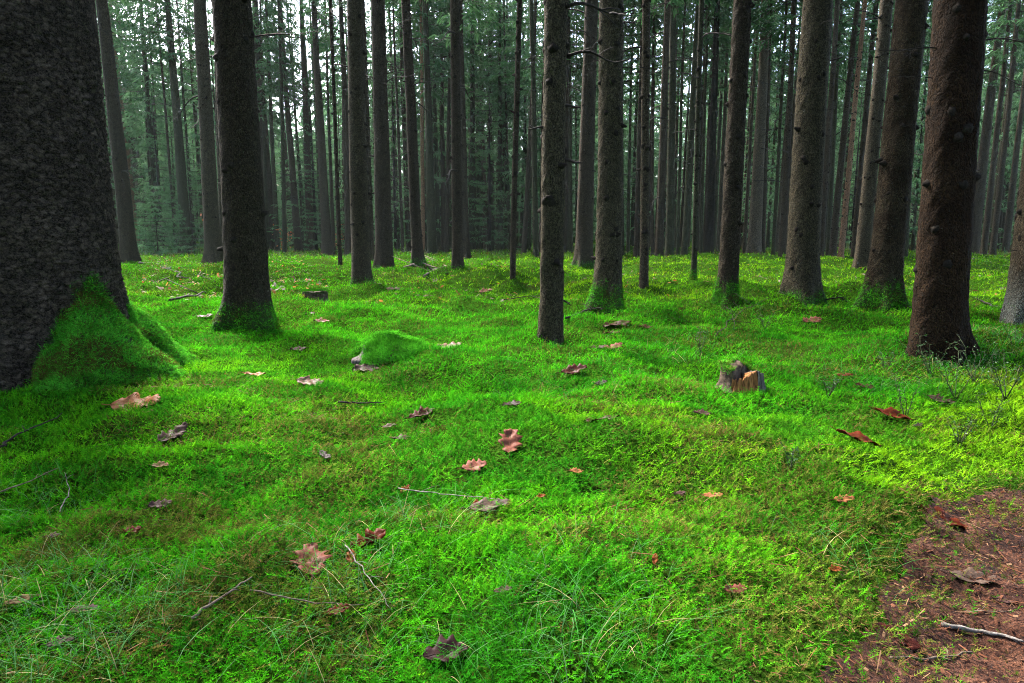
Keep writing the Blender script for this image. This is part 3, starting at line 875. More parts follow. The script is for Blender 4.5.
for n_i, k_ in enumerate(order):
    v = T[k_]; p, lean, r = TREES[k_]
    d = p[1]
    h = 24 + random.uniform(-3, 3)
    near = 3 if k_ == 'giant' else 2 if d < 11.5 else 1 if d < 33 else 0
    root = empty('spruce_tree', (p[0], p[1], p[2]))
    root.rotation_euler = (0, lean, 0)
    tag(root, TLABEL[k_], 'tree', 'spruce trees of the wood')
    lobes = None; flare = .30 + .15 * (v[5] > 0)
    if k_ == 'giant':
        flare = .03
        lobes = [(R(-16), .30, .12, .42), (R(26), .28, .12, .36), (R(-110), .35, .05, .3), (R(150), .5, .2, .25)]
    if k_ == 'rusty': lobes = [(R(-15), .5, .10, .14), (R(-150), .5, .08, .22), (R(-85), .4, .05, .12)]; flare = .12
    if k_ == 'flared': lobes = [(R(-30), .5, .09, .16), (R(-150), .5, .09, .16)]; flare = .3
    if k_ in ('wand', 'bare', 'knobbly', 'b8', 'silver'): flare = .1
    tr, geo, axis = trunk_mesh('trunk', h, r, v[4], root, near, flare, lobes, 10 + n_i, True, .0 if k_ == 'giant' else min(.10, .03 + d * .003))
    if k_ not in ('wand', 'b8', 'g10', 'b3', 'b4', 'b5', 'b6', 'b7') and not (k_[0] == 'z' and 280 < T[k_][1] < 335):
        cr = from_mesh('crown', CROWNS[n_i % 4], root)
        cr.scale = (1, 1, h / 24); cr.rotation_euler = (0, 0, random.uniform(0, 6.28))
    else:
        cr = from_mesh('crown', CROWNS[n_i % 4], root)
        cr.scale = (.5, .5, h / 24)
    shown = [s for s in SHOWN if s[0] == k_]
    for (_, yp, lp, tilt, kind, thick) in shown:
        dr_ = ray(v[0], yp); t_ = d / dr_[1]; z = CAMH + dr_[2] * t_ - p[2]
        if z < .15: continue
        m_per = d / F
        az = random.uniform(-.35, .1) if lp > 0 else math.pi + random.uniform(-.1, .35)
        rr = r * (1 - .8 * (z / h) ** 1.05)
        if kind == 's':
            put_branch(root, axis, r, h, z, az, abs(lp) * m_per * 1.05 + .02, DEADS[random.randrange(3)], tilt, thick)
        else:
            put_branch(root, axis, r, h, z, az, abs(lp) * m_per * 1.05, DEADB[random.randrange(7)], tilt, thick)
    extra = 0 if k_ in ('giant', 'wand') else (3 if near == 2 else 8 if near == 1 else 9)
    for _ in range(extra):
        z = random.uniform(2.6 if near == 2 else 2.5, 5 if near == 2 else 10)
        put_branch(root, axis, r, h, z, random.uniform(0, 6.28), random.uniform(.3, .7) if near == 2 else random.uniform(.4, 1.7), random.choice(DEADB), random.uniform(-.3, .45), random.uniform(.8, 1.5) * (.5 if near == 2 else 1))
    # moss on the foot
    if v[5] and d < 24 or k_ == 'giant':
        Vg, rad, zz, th = geo
        rg = np.random.default_rng(900 + n_i)
        hi = .24 if v[5] == 2 else .12
        if k_ == 'giant': hi = 1.0
        dens = int(min(50000, 260000 / max(d, 2)))
        if k_ == 'giant': dens = 200000
        nn = dens
        zi = rg.integers(0, len(zz) - 1, nn * 2); 
        zi = zi[(zz[zi] > -.12) & (zz[zi] < hi * 1.6)]
        ti = rg.integers(0, len(th), len(zi))
        fz = rg.random(len(zi)); ft = rg.random(len(zi))
        t2 = (ti + 1) % len(th)
        A, B, C_, D_ = Vg[zi, ti], Vg[zi, t2], Vg[zi + 1, ti], Vg[zi + 1, t2]
        Pp = (A * (1 - ft)[:, None] + B * ft[:, None]) * (1 - fz)[:, None] + (C_ * (1 - ft)[:, None] + D_ * ft[:, None]) * fz[:, None]
        Nn = np.cross(B - A, C_ - A); Nn /= np.linalg.norm(Nn, axis=1, keepdims=True) + 1e-9
        tt = th[ti]; zv = zz[zi]
        def limit(t_, z_):
            if k_ == 'giant':
                def da(a): return np.angle(np.exp(1j * (t_ - R(a))))
                l_ = .74 * np.exp(-(da(-18) / .38) ** 2) + .64 * np.exp(-(da(26) / .30) ** 2) + .25 * np.exp(-(da(-45) / .3) ** 2) - .10 + .05 * np.exp(-(da(180) / 1.2) ** 2)
                return l_ + .36 * (fbm(t_ * 6, z_ * 8, 33, 3) - .5) + .30 * (fbm(t_ * 2.2 + 8, z_ * 3, 34, 2) - .5)
            return hi * (.25 + 1.1 * fbm(np.cos(t_) * 1.5 + n_i, np.sin(t_) * 1.5, 37, 2)) + .9 * hi * (fbm(t_ * 6, z_ * 12, 39, 3) - .5)
        lim = limit(tt, zv)
        Zf, Tf = np.meshgrid(zz, th, indexing='ij')
        felt = sstep(.16, -.06, Zf - limit(Tf, Zf)).ravel()
        at = tr.data.attributes.new('felt', 'FLOAT', 'POINT'); fv = np.zeros(len(tr.data.vertices), np.float32); fv[:len(felt)] = felt
        at.data.foreach_set('value', fv)
        if k_ == 'giant':
            keep = (rg.random(len(zv)) < sstep(.16, -.14, zv - lim) ** 1.3 * sstep(.22, .5, fbm(tt * 13, zv * 18, 35, 3) + .35 * sstep(.1, -.35, zv - lim)))
        else:
            keep = rg.random(len(zv)) < sstep(.20, -.12, zv - lim) ** 1.3 * sstep(.22, .5, fbm(np.cos(tt) * 6 + n_i, np.sin(tt) * 6 + zv * 14, 40, 3) + .25 * sstep(.1, -.1, zv - lim))
        Pp, Nn = Pp[keep], Nn[keep]
        mc = np.array([.026, .140, .009]) if k_ == 'giant' else np.array([.026, .135, .006])
        if k_ == 'giant':
            for (ang_, reach, top_, thick_) in ((-15, .56, .68, .25), (-44, .42, .34, .18), (26, .50, .60, .18)):
                dv_ = np.array([math.cos(R(ang_)), math.sin(R(ang_)), 0]); sv_ = np.array([-dv_[1], dv_[0], 0])
                s_ = np.linspace(0, 1, 30); ks = [0, .3, .6, 1.0]
                outw = np.interp(s_, ks, [r * .72, r + .02, r + reach * .45, r + reach * 1.25]); hz_ = np.interp(s_, ks, [top_, top_ * .58, top_ * .20, -.14])
                outw = np.convolve(np.pad(outw, 3, mode='edge'), np.ones(7) / 7, 'valid'); hz_ = np.convolve(np.pad(hz_, 3, mode='edge'), np.ones(7) / 7, 'valid')
                rd = np.interp(s_, ks, [thick_ * .45, thick_ * .95, thick_, thick_ * .5])
                ctr = dv_ * outw[:, None] + sv_ * (.05 * np.sin(s_ * 4 + ang_))[:, None] + np.array([0, 0, 1.]) * (hz_ - rd * .55)[:, None]
                tg_ = np.gradient(ctr, axis=0); tg_ /= np.linalg.norm(tg_, axis=1, keepdims=True)
                a1 = np.tile(sv_, (30, 1)); b1 = np.cross(a1, tg_); b1 = np.where(b1[:, 2:] < 0, -b1, b1)
                kk = 40; ph_ = np.arange(kk) / kk * 6.2832
                nv = a1[:, None] * np.cos(ph_)[None, :, None] * 1.15 + b1[:, None] * np.sin(ph_)[None, :, None]
                bump_ = 1 + .55 * (fbm(np.cos(ph_)[None] * 1.8 + s_[:, None] * 5 + ang_, np.sin(ph_)[None] * 1.8 + s_[:, None] * 3, 71, 3) - .5)
                RV = ctr[:, None] + nv * (rd[:, None] * bump_)[..., None]
                i5 = np.arange(29)[:, None] * kk; j5 = np.arange(kk)[None]; j6 = (j5 + 1) % kk
                ro = mesh_obj('buttress_root', RV.reshape(-1, 3), np.stack([i5 + j5, i5 + j6, i5 + kk + j6, i5 + kk + j5], -1).reshape(-1, 4), [BARK['plate']], root, smooth=True)
                fa_ = ro.data.attributes.new('felt', 'FLOAT', 'POINT'); fa_.data.foreach_set('value', np.full(30 * kk, .9, np.float32))
                m5 = int(60000 * thick_ / .25)
                ii5 = rg.random(m5) * 28.99; jj5 = rg.random(m5) * kk; i0 = ii5.astype(int); j0 = jj5.astype(int) % kk; j1 = (j0 + 1) % kk
                fi, fj = (ii5 - i0)[:, None], (jj5 - j0)[:, None]
                pp = (RV[i0, j0] * (1 - fj) + RV[i0, j1] * fj) * (1 - fi) + (RV[i0 + 1, j0] * (1 - fj) + RV[i0 + 1, j1] * fj) * fi
                nn5 = nv[i0, j0] / np.linalg.norm(nv[i0, j0], axis=1, keepdims=True)
                kp = (nn5[:, 2] > -.3) & (rg.random(m5) < sstep(.20, .45, fbm(pp[:, 0] * 12, pp[:, 1] * 12 + pp[:, 2] * 14, 73, 3) + .10))
                Pp = np.vstack([Pp, pp[kp]]); Nn = np.vstack([Nn, nn5[kp]])
        n2 = len(Pp)
        if n2 > 50:
            Nn[:, 2] += .25; Nn /= np.linalg.norm(Nn, axis=1, keepdims=True)
            cc = mc[None] * (.25 + 1.6 * fbm(Pp[:, 0] * 9 + 3, Pp[:, 2] * 11 + Pp[:, 1] * 9, 57, 3))[:, None] * rg.uniform(.45, 1.55, n2)[:, None] * (1 + (rg.random(n2)[:, None] < .15) * np.array([[.8, .3, 0]]))
            br_ = rg.random(n2) < .10 + .5 * sstep(.55, .7, fbm(Pp[:, 0] * 5 + 9, Pp[:, 2] * 7 + Pp[:, 1] * 5, 58, 3))
            cc[br_] = MO_ * .8
            ln = (.030 if k_ == 'giant' else (.018 + .0008 * d)) * rg.uniform(.6, 1.3, n2)
            g_ = moss_geo(Pp, Nn, ln, np.full(n2, .0018 + .00026 * d), cc, 3 if d < 5 else 2, rg, 1.2)
            mo = mesh_obj('moss_cover', g_[0], g_[1], M_moss, root, g_[2])
            mo['label'] = 'deep green moss growing over the root' if k_ == 'giant' else 'green moss growing round the foot'

# ------------------------------------------------------------------ build the moss carpet
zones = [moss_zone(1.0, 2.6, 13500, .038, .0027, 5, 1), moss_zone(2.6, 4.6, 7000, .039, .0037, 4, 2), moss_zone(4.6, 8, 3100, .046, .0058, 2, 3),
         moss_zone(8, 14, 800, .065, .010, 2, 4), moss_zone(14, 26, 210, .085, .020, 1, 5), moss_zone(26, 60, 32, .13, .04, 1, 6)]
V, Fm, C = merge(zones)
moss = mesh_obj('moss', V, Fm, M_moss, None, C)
tag(moss, 'bright green carpet of moss covering the forest floor', 'moss', kind='stuff')
del V, Fm, C, zones

# ------------------------------------------------------------------ grass and straw
def blades(P, rg, ln, wd, C, bendr=(.3, 1.3)):
    n = len(P); ph = rg.uniform(0, 6.283, n)
    h = np.stack([np.cos(ph), np.sin(ph), np.zeros(n)], -1); w = np.stack([-h[:, 1], h[:, 0], np.zeros(n)], -1)
    tl = rg.uniform(.1, .8, n)[:, None]; bd = rg.uniform(*bendr, n)[:, None]; l = ln[:, None]; wd = wd[:, None]
    up = np.array([[0, 0, 1.]])
    vs = []
    for s, ws in ((0, 1), (.3, 1), (.6, .8), (.85, .5), (1, .1)):
        c = P + l * (s * up * (1 - .35 * tl) + s * h * tl + s * s * bd * (h * .7 - up * .45))
        vs += [c - w * wd * ws * .5, c + w * wd * ws * .5]
    V_ = np.stack(vs, 1).reshape(-1, 3)
    q = np.array([(0, 1, 3, 2), (2, 3, 5, 4), (4, 5, 7, 6), (6, 7, 9, 8)])
    F_ = (np.arange(n)[:, None, None] * 10 + q[None]).reshape(-1, 4)
    return V_, F_, np.repeat(C, 10, 0)

rg = np.random.default_rng(55)
spots = [(30, 600, .35, 520), (60, 660, .3, 380), (20, 520, .35, 220), (350, 560, .3, 230), (430, 520, .3, 160), (330, 640, .3, 260), (600, 580, .4, 200), (580, 640, .3, 240),
         (1000, 345, .7, 900), (985, 370, .6, 500), (930, 360, .5, 300), (880, 380, .7, 260), (700, 350, 1.0, 260), (500, 640, .4, 160), (130, 620, .4, 240), (190, 245, 4.0, 1500), (250, 252, 3.0, 500), (980, 262, 5.0, 900), (860, 560, .3, 140), (560, 380, 1., 160)]
PP, LL, WW, CC = [], [], [], []
for (px, py, rad, n_) in spots:
    n_ = int(n_ * .6)
    c = ground_hit(px, py)
    a = rg.uniform(0, 6.283, n_); rr = rad * np.sqrt(rg.random(n_)) * rg.uniform(.4, 1, n_)
    x = c[0] + np.cos(a) * rr; y = c[1] + np.sin(a) * rr
    ok = (path_sdf(x, y) > 0) & (y > .9); x, y = x[ok], y[ok]; n_ = len(x)
    PP.append(np.stack([x, y, terrain(x, y)], -1))
    LL.append(rg.uniform(.05, .13, n_) * (1 + c[1] * .015)); WW.append(rg.uniform(.0012, .0024, n_) * (1 + .22 * max(0, c[1] - 2.5)))
    t = rg.random(n_)[:, None]
    g_ = np.where(t < .72, np.array([[.02, .09, .014]]), np.where(t < .9, np.array([[.045, .10, .035]]), np.array([[.17, .14, .065]])))
    CC.append(g_ * rg.uniform(.6, 1.3, n_)[:, None])
n_ = 5200
yb = rg.uniform(36, 62, n_); xb = rg.uniform(-.85, .85, n_) * yb
ok = fbm(xb / 4, yb / 4, 87, 2) > .42; xb, yb = xb[ok], yb[ok]; n_ = len(xb)
PP.append(np.stack([xb, yb, terrain(xb, yb)], -1)); LL.append(rg.uniform(.25, .75, n_)); WW.append(rg.uniform(.015, .035, n_))
CC.append(np.where(rg.random(n_)[:, None] < .6, np.array([[.022, .045, .018]]), np.array([[.05, .036, .02]])) * rg.uniform(.5, 1.3, n_)[:, None])
bv = blades(np.vstack(PP), rg, np.concatenate(LL), np.concatenate(WW), np.vstack(CC))
gr = mesh_obj('grass', bv[0], bv[1], M_grass, None, bv[2])
tag(gr, 'sparse thin grass blades and pale straw standing in the moss', 'grass', kind='stuff')

# needle litter: fine brown needles and bits lying on the path and between the moss
n_ = 42000
x = rg.uniform(.3, 3.4, n_); y = rg.uniform(.9, 4.2, n_); s = path_sdf(x, y)
ok = s < rg.exponential(.10, n_) ; x, y = x[ok], y[ok]
n3_ = 9000
x2 = rg.uniform(-3, 3, n3_) ; y2 = rg.uniform(1.0, 5, n3_)
ok = (fbm(x2 / .55 + 9, y2 / .55, 71, 3) > .5) & (np.abs(x2) < .8 * y2 + .8); x2, y2 = x2[ok], y2[ok]
lift = np.r_[rg.uniform(.008, .020, len(x)), rg.uniform(.010, .03, len(x2))]
x = np.r_[x, x2]; y = np.r_[y, y2]; n_ = len(x)
ph = rg.uniform(0, 6.283, n_); l = np.where(rg.random(n_) < .93, rg.uniform(.008, .020, n_), rg.uniform(.03, .08, n_)); wd = np.where(l > .025, .0024, np.where(path_sdf(x, y) < .03, rg.choice([.0016, .0022, .006], n_, p=[.55, .3, .15]), .0016))
dv = np.stack([np.cos(ph), np.sin(ph), rg.normal(0, .25, n_)], -1); sv = np.stack([-np.sin(ph), np.cos(ph), rg.normal(0, .4, n_)], -1)
P = np.stack([x, y, terrain(x, y) + lift], -1)
P[:, 2] += rg.uniform(0, .006, n_)
a_, b_ = P - dv * l[:, None] / 2, P + dv * l[:, None] / 2
ww = sv * wd[:, None] / 2; up = np.array([[0, 0, .0012]])
V = np.stack([a_ - ww, a_ + ww, b_ + ww, b_ - ww, (a_ + b_) / 2 + up], 1).reshape(-1, 3)
F_ = (np.arange(n_)[:, None, None] * 5 + np.array([(0, 1, 4), (1, 2, 4), (2, 3, 4), (3, 0, 4)])[None]).reshape(-1, 3)
t = rg.random(n_)[:, None]
C = np.where(t < .55, np.array([[.062, .024, .012]]), np.where(t < .88, np.array([[.012, .005, .0035]]), np.array([[.12, .068, .036]]))) * rg.uniform(.6, 1.4, n_)[:, None]
nl = mesh_obj('needle_litter', V, F_, M_grass, None, np.repeat(C, 5, 0))
tag(nl, 'brown fallen needles and bark crumbs strewn over the dirt path', 'needle litter', kind='stuff')

# ------------------------------------------------------------------ leaves
def oak_outline(n=26, lobes=4.0, depth=.34, seed=0):
    rg_ = np.random.default_rng(seed)
    t = np.linspace(0, 1, n)
    env = np.sin(np.pi * np.clip(t, 0, 1) ** .85) ** .7 * .36
    lob = 1 - depth * (.5 + .5 * np.cos(2 * math.pi * lobes * t + rg_.uniform(0, 1.2)))
    w_ = env * lob * rg_.uniform(.92, 1.08, n) + .008
    return t, w_

LEAF = {}
def leaf_mat(name, c1, c2, shine=.35):
    m, nt, out = newmat(name)
    co = nt.nodes.new('ShaderNodeTexCoord').outputs['Object']
    nz = N(nt, 'TexNoise'); nz.inputs['Scale'].default_value = 45; nz.inputs['Detail'].default_value = 6; nz.inputs['Roughness'].default_value = .75
    L(nt, co, nz.inputs['Vector'])
    cc = ramp(nt, nz.outputs['Fac'], [(.3, c1), (.7, c2)])
    b = nt.nodes.new('ShaderNodeBsdfPrincipled'); L(nt, cc, b.inputs['Base Color'])
    b.inputs['Roughness'].default_value = .5; b.inputs['Specular IOR Level'].default_value = shine * .08
    t = nt.nodes.new('ShaderNodeBsdfTranslucent'); L(nt, cc, t.inputs[0])
    mx = nt.nodes.new('ShaderNodeMixShader'); mx.inputs[0].default_value = .15
    L(nt, b.outputs[0], mx.inputs[1]); L(nt, t.outputs[0], mx.inputs[2]); L(nt, mx.outputs[0], out.inputs[0])
    return m
LM = {
 'tan': leaf_mat('leaf_tan', (.075, .026, .009), (.15, .060, .024)),
 'pink': leaf_mat('leaf_pinkish_brown', *[tuple(1.6 * q for q in p_) for p_ in ((0.03086, 0.00902, 0.00570), (0.06171, 0.02253, 0.01423))]),
 'rust': leaf_mat('leaf_rust', (0.02386, 0.00386, 0.00151), (0.05610, 0.01116, 0.00367)),
 'orange': leaf_mat('leaf_orange', (0.05049, 0.01180, 0.00235), (0.08976, 0.02575, 0.00586)),
 'mauve': leaf_mat('leaf_mauve', (0.01683, 0.00815, 0.00702), (0.04208, 0.02253, 0.01809)),
 'purple': leaf_mat('leaf_dark_purple', (0.00561, 0.00258, 0.00267), (0.02105, 0.00966, 0.00869)),
 'grey': leaf_mat('leaf_grey', (0.02105, 0.01331, 0.01004), (0.05330, 0.03541, 0.02595)),
 'pale': leaf_mat('leaf_pale', (0.03647, 0.02146, 0.01423), (0.07574, 0.04721, 0.03181)),
 'maroon': leaf_mat('leaf_maroon', (0.01178, 0.00235, 0.00167), (0.02944, 0.00708, 0.00435)),
 'brown': leaf_mat('leaf_brown', (0.00954, 0.00386, 0.00184), (0.02805, 0.01201, 0.00602)),
 'straw': leaf_mat('leaf_straw', (0.06171, 0.03434, 0.01172), (0.10659, 0.06438, 0.02846)),
 'slate': leaf_mat('leaf_slate', (0.00729, 0.00536, 0.00470), (0.02386, 0.01717, 0.01507)),
}

def make_leaf(px, py, wpx, mat, label, ang=0., tilt=(0, 0), curl=.5, fold=.5, wide=1.0, seed=1, lift=.019):
    if py > 480 and path_sdf(*[np.array([q]) for q in flat_hit(px, py)])[0] < .04: lift = .012
    p = ground_hit(px, py + 2, lift)
    size = wpx * p[1] / F * 1.15
    curl *= .7; fold *= .7; tilt = (tilt[0] * .7, tilt[1] * .7)
    n = 26; t, w_ = oak_outline(n, 3.6 + (seed % 3) * .5, .42 if wide > .7 else .25, seed)
    rg_ = np.random.default_rng(seed)
    w_ = w_ * wide
    cols = np.array([-1, -.6, -.25, 0, .25, .6, 1])
    rows = []
    for i_, tt in enumerate(t):
        for c_ in cols:
            wl = w_[i_] * (1 if c_ < 0 else rg_.uniform(.94, 1.06) if False else 1)
            xx = tt - .5; yy = c_ * wl
            # the lobes reach forward
            xx += abs(c_) ** 1.5 * .10 * wl / .36
            zz_ = fold * abs(yy) * .7 + curl * ((tt - .5) ** 2) * .7 + .035 * math.sin(9 * tt + seed) * c_ + .02 * math.sin(17 * tt + 3 * c_ + seed) - curl * .05
            zz_ += curl * .5 * (abs(c_) ** 3) * wl * math.sin(seed * 1.7 + 4 * tt)
            rows.append((xx, yy, zz_))
    Vt = np.array(rows) * size
    k = len(cols)
    i_ = np.arange(n - 1)[:, None] * k; j_ = np.arange(k - 1)[None]
    q = np.stack([i_ + j_, i_ + j_ + 1, i_ + k + j_ + 1, i_ + k + j_], -1).reshape(-1, 4)
    mb = MB()
    # underside: a second skin makes the leaf a thin solid
    mb.add(Vt, q)
    th_ = .0007 + .00025 * size / .1
    Vb = Vt - np.array([0, 0, th_])
    mb.add(Vb, q[:, ::-1])
    rim = []
    top = lambda a, b: a * k + b
    off = n * k
    loop = [top(i2, 0) for i2 in range(n)] + [top(n - 1, b2) for b2 in range(1, k)] + [top(i2, k - 1) for i2 in range(n - 2, -1, -1)] + [top(0, b2) for b2 in range(k - 2, 0, -1)]
    for a, b2 in zip(loop, loop[1:] + loop[:1]): rim.append((a, b2, b2 + off, a + off))
    mb.q.append(np.array(rim))
    root = mb.build('fallen_leaf', LM[mat])
    # midrib and stalk
    st = MB()
    rib = Vt.reshape(n, k, 3)[:, 3] + np.array([0, 0, .0008])
    tail = [rib[0] + np.array([-.16, .02, .03]) * size, rib[0] + np.array([-.08, .0, .015]) * size]
    st.tube(np.vstack([tail, rib[::3]]), np.linspace(.010, .003, 2 + len(rib[::3])) * size, 5)
    st.build('midrib', LM[mat], root)
    root.location = p
    nrm = ground_normals(np.array([p[0]]), np.array([p[1]]))[0]
    q_ = Vector((0, 0, 1)).rotation_difference(Vector(nrm * .5 + np.array([0, 0, .5])))
    root.rotation_mode = 'QUATERNION'
    e = Euler((tilt[0], tilt[1], 0)).to_quaternion()
    root.rotation_quaternion = q_ @ e @ Euler((0, 0, ang)).to_quaternion()
    tag(root, label, 'leaf', 'fallen leaves on the moss')
    return root

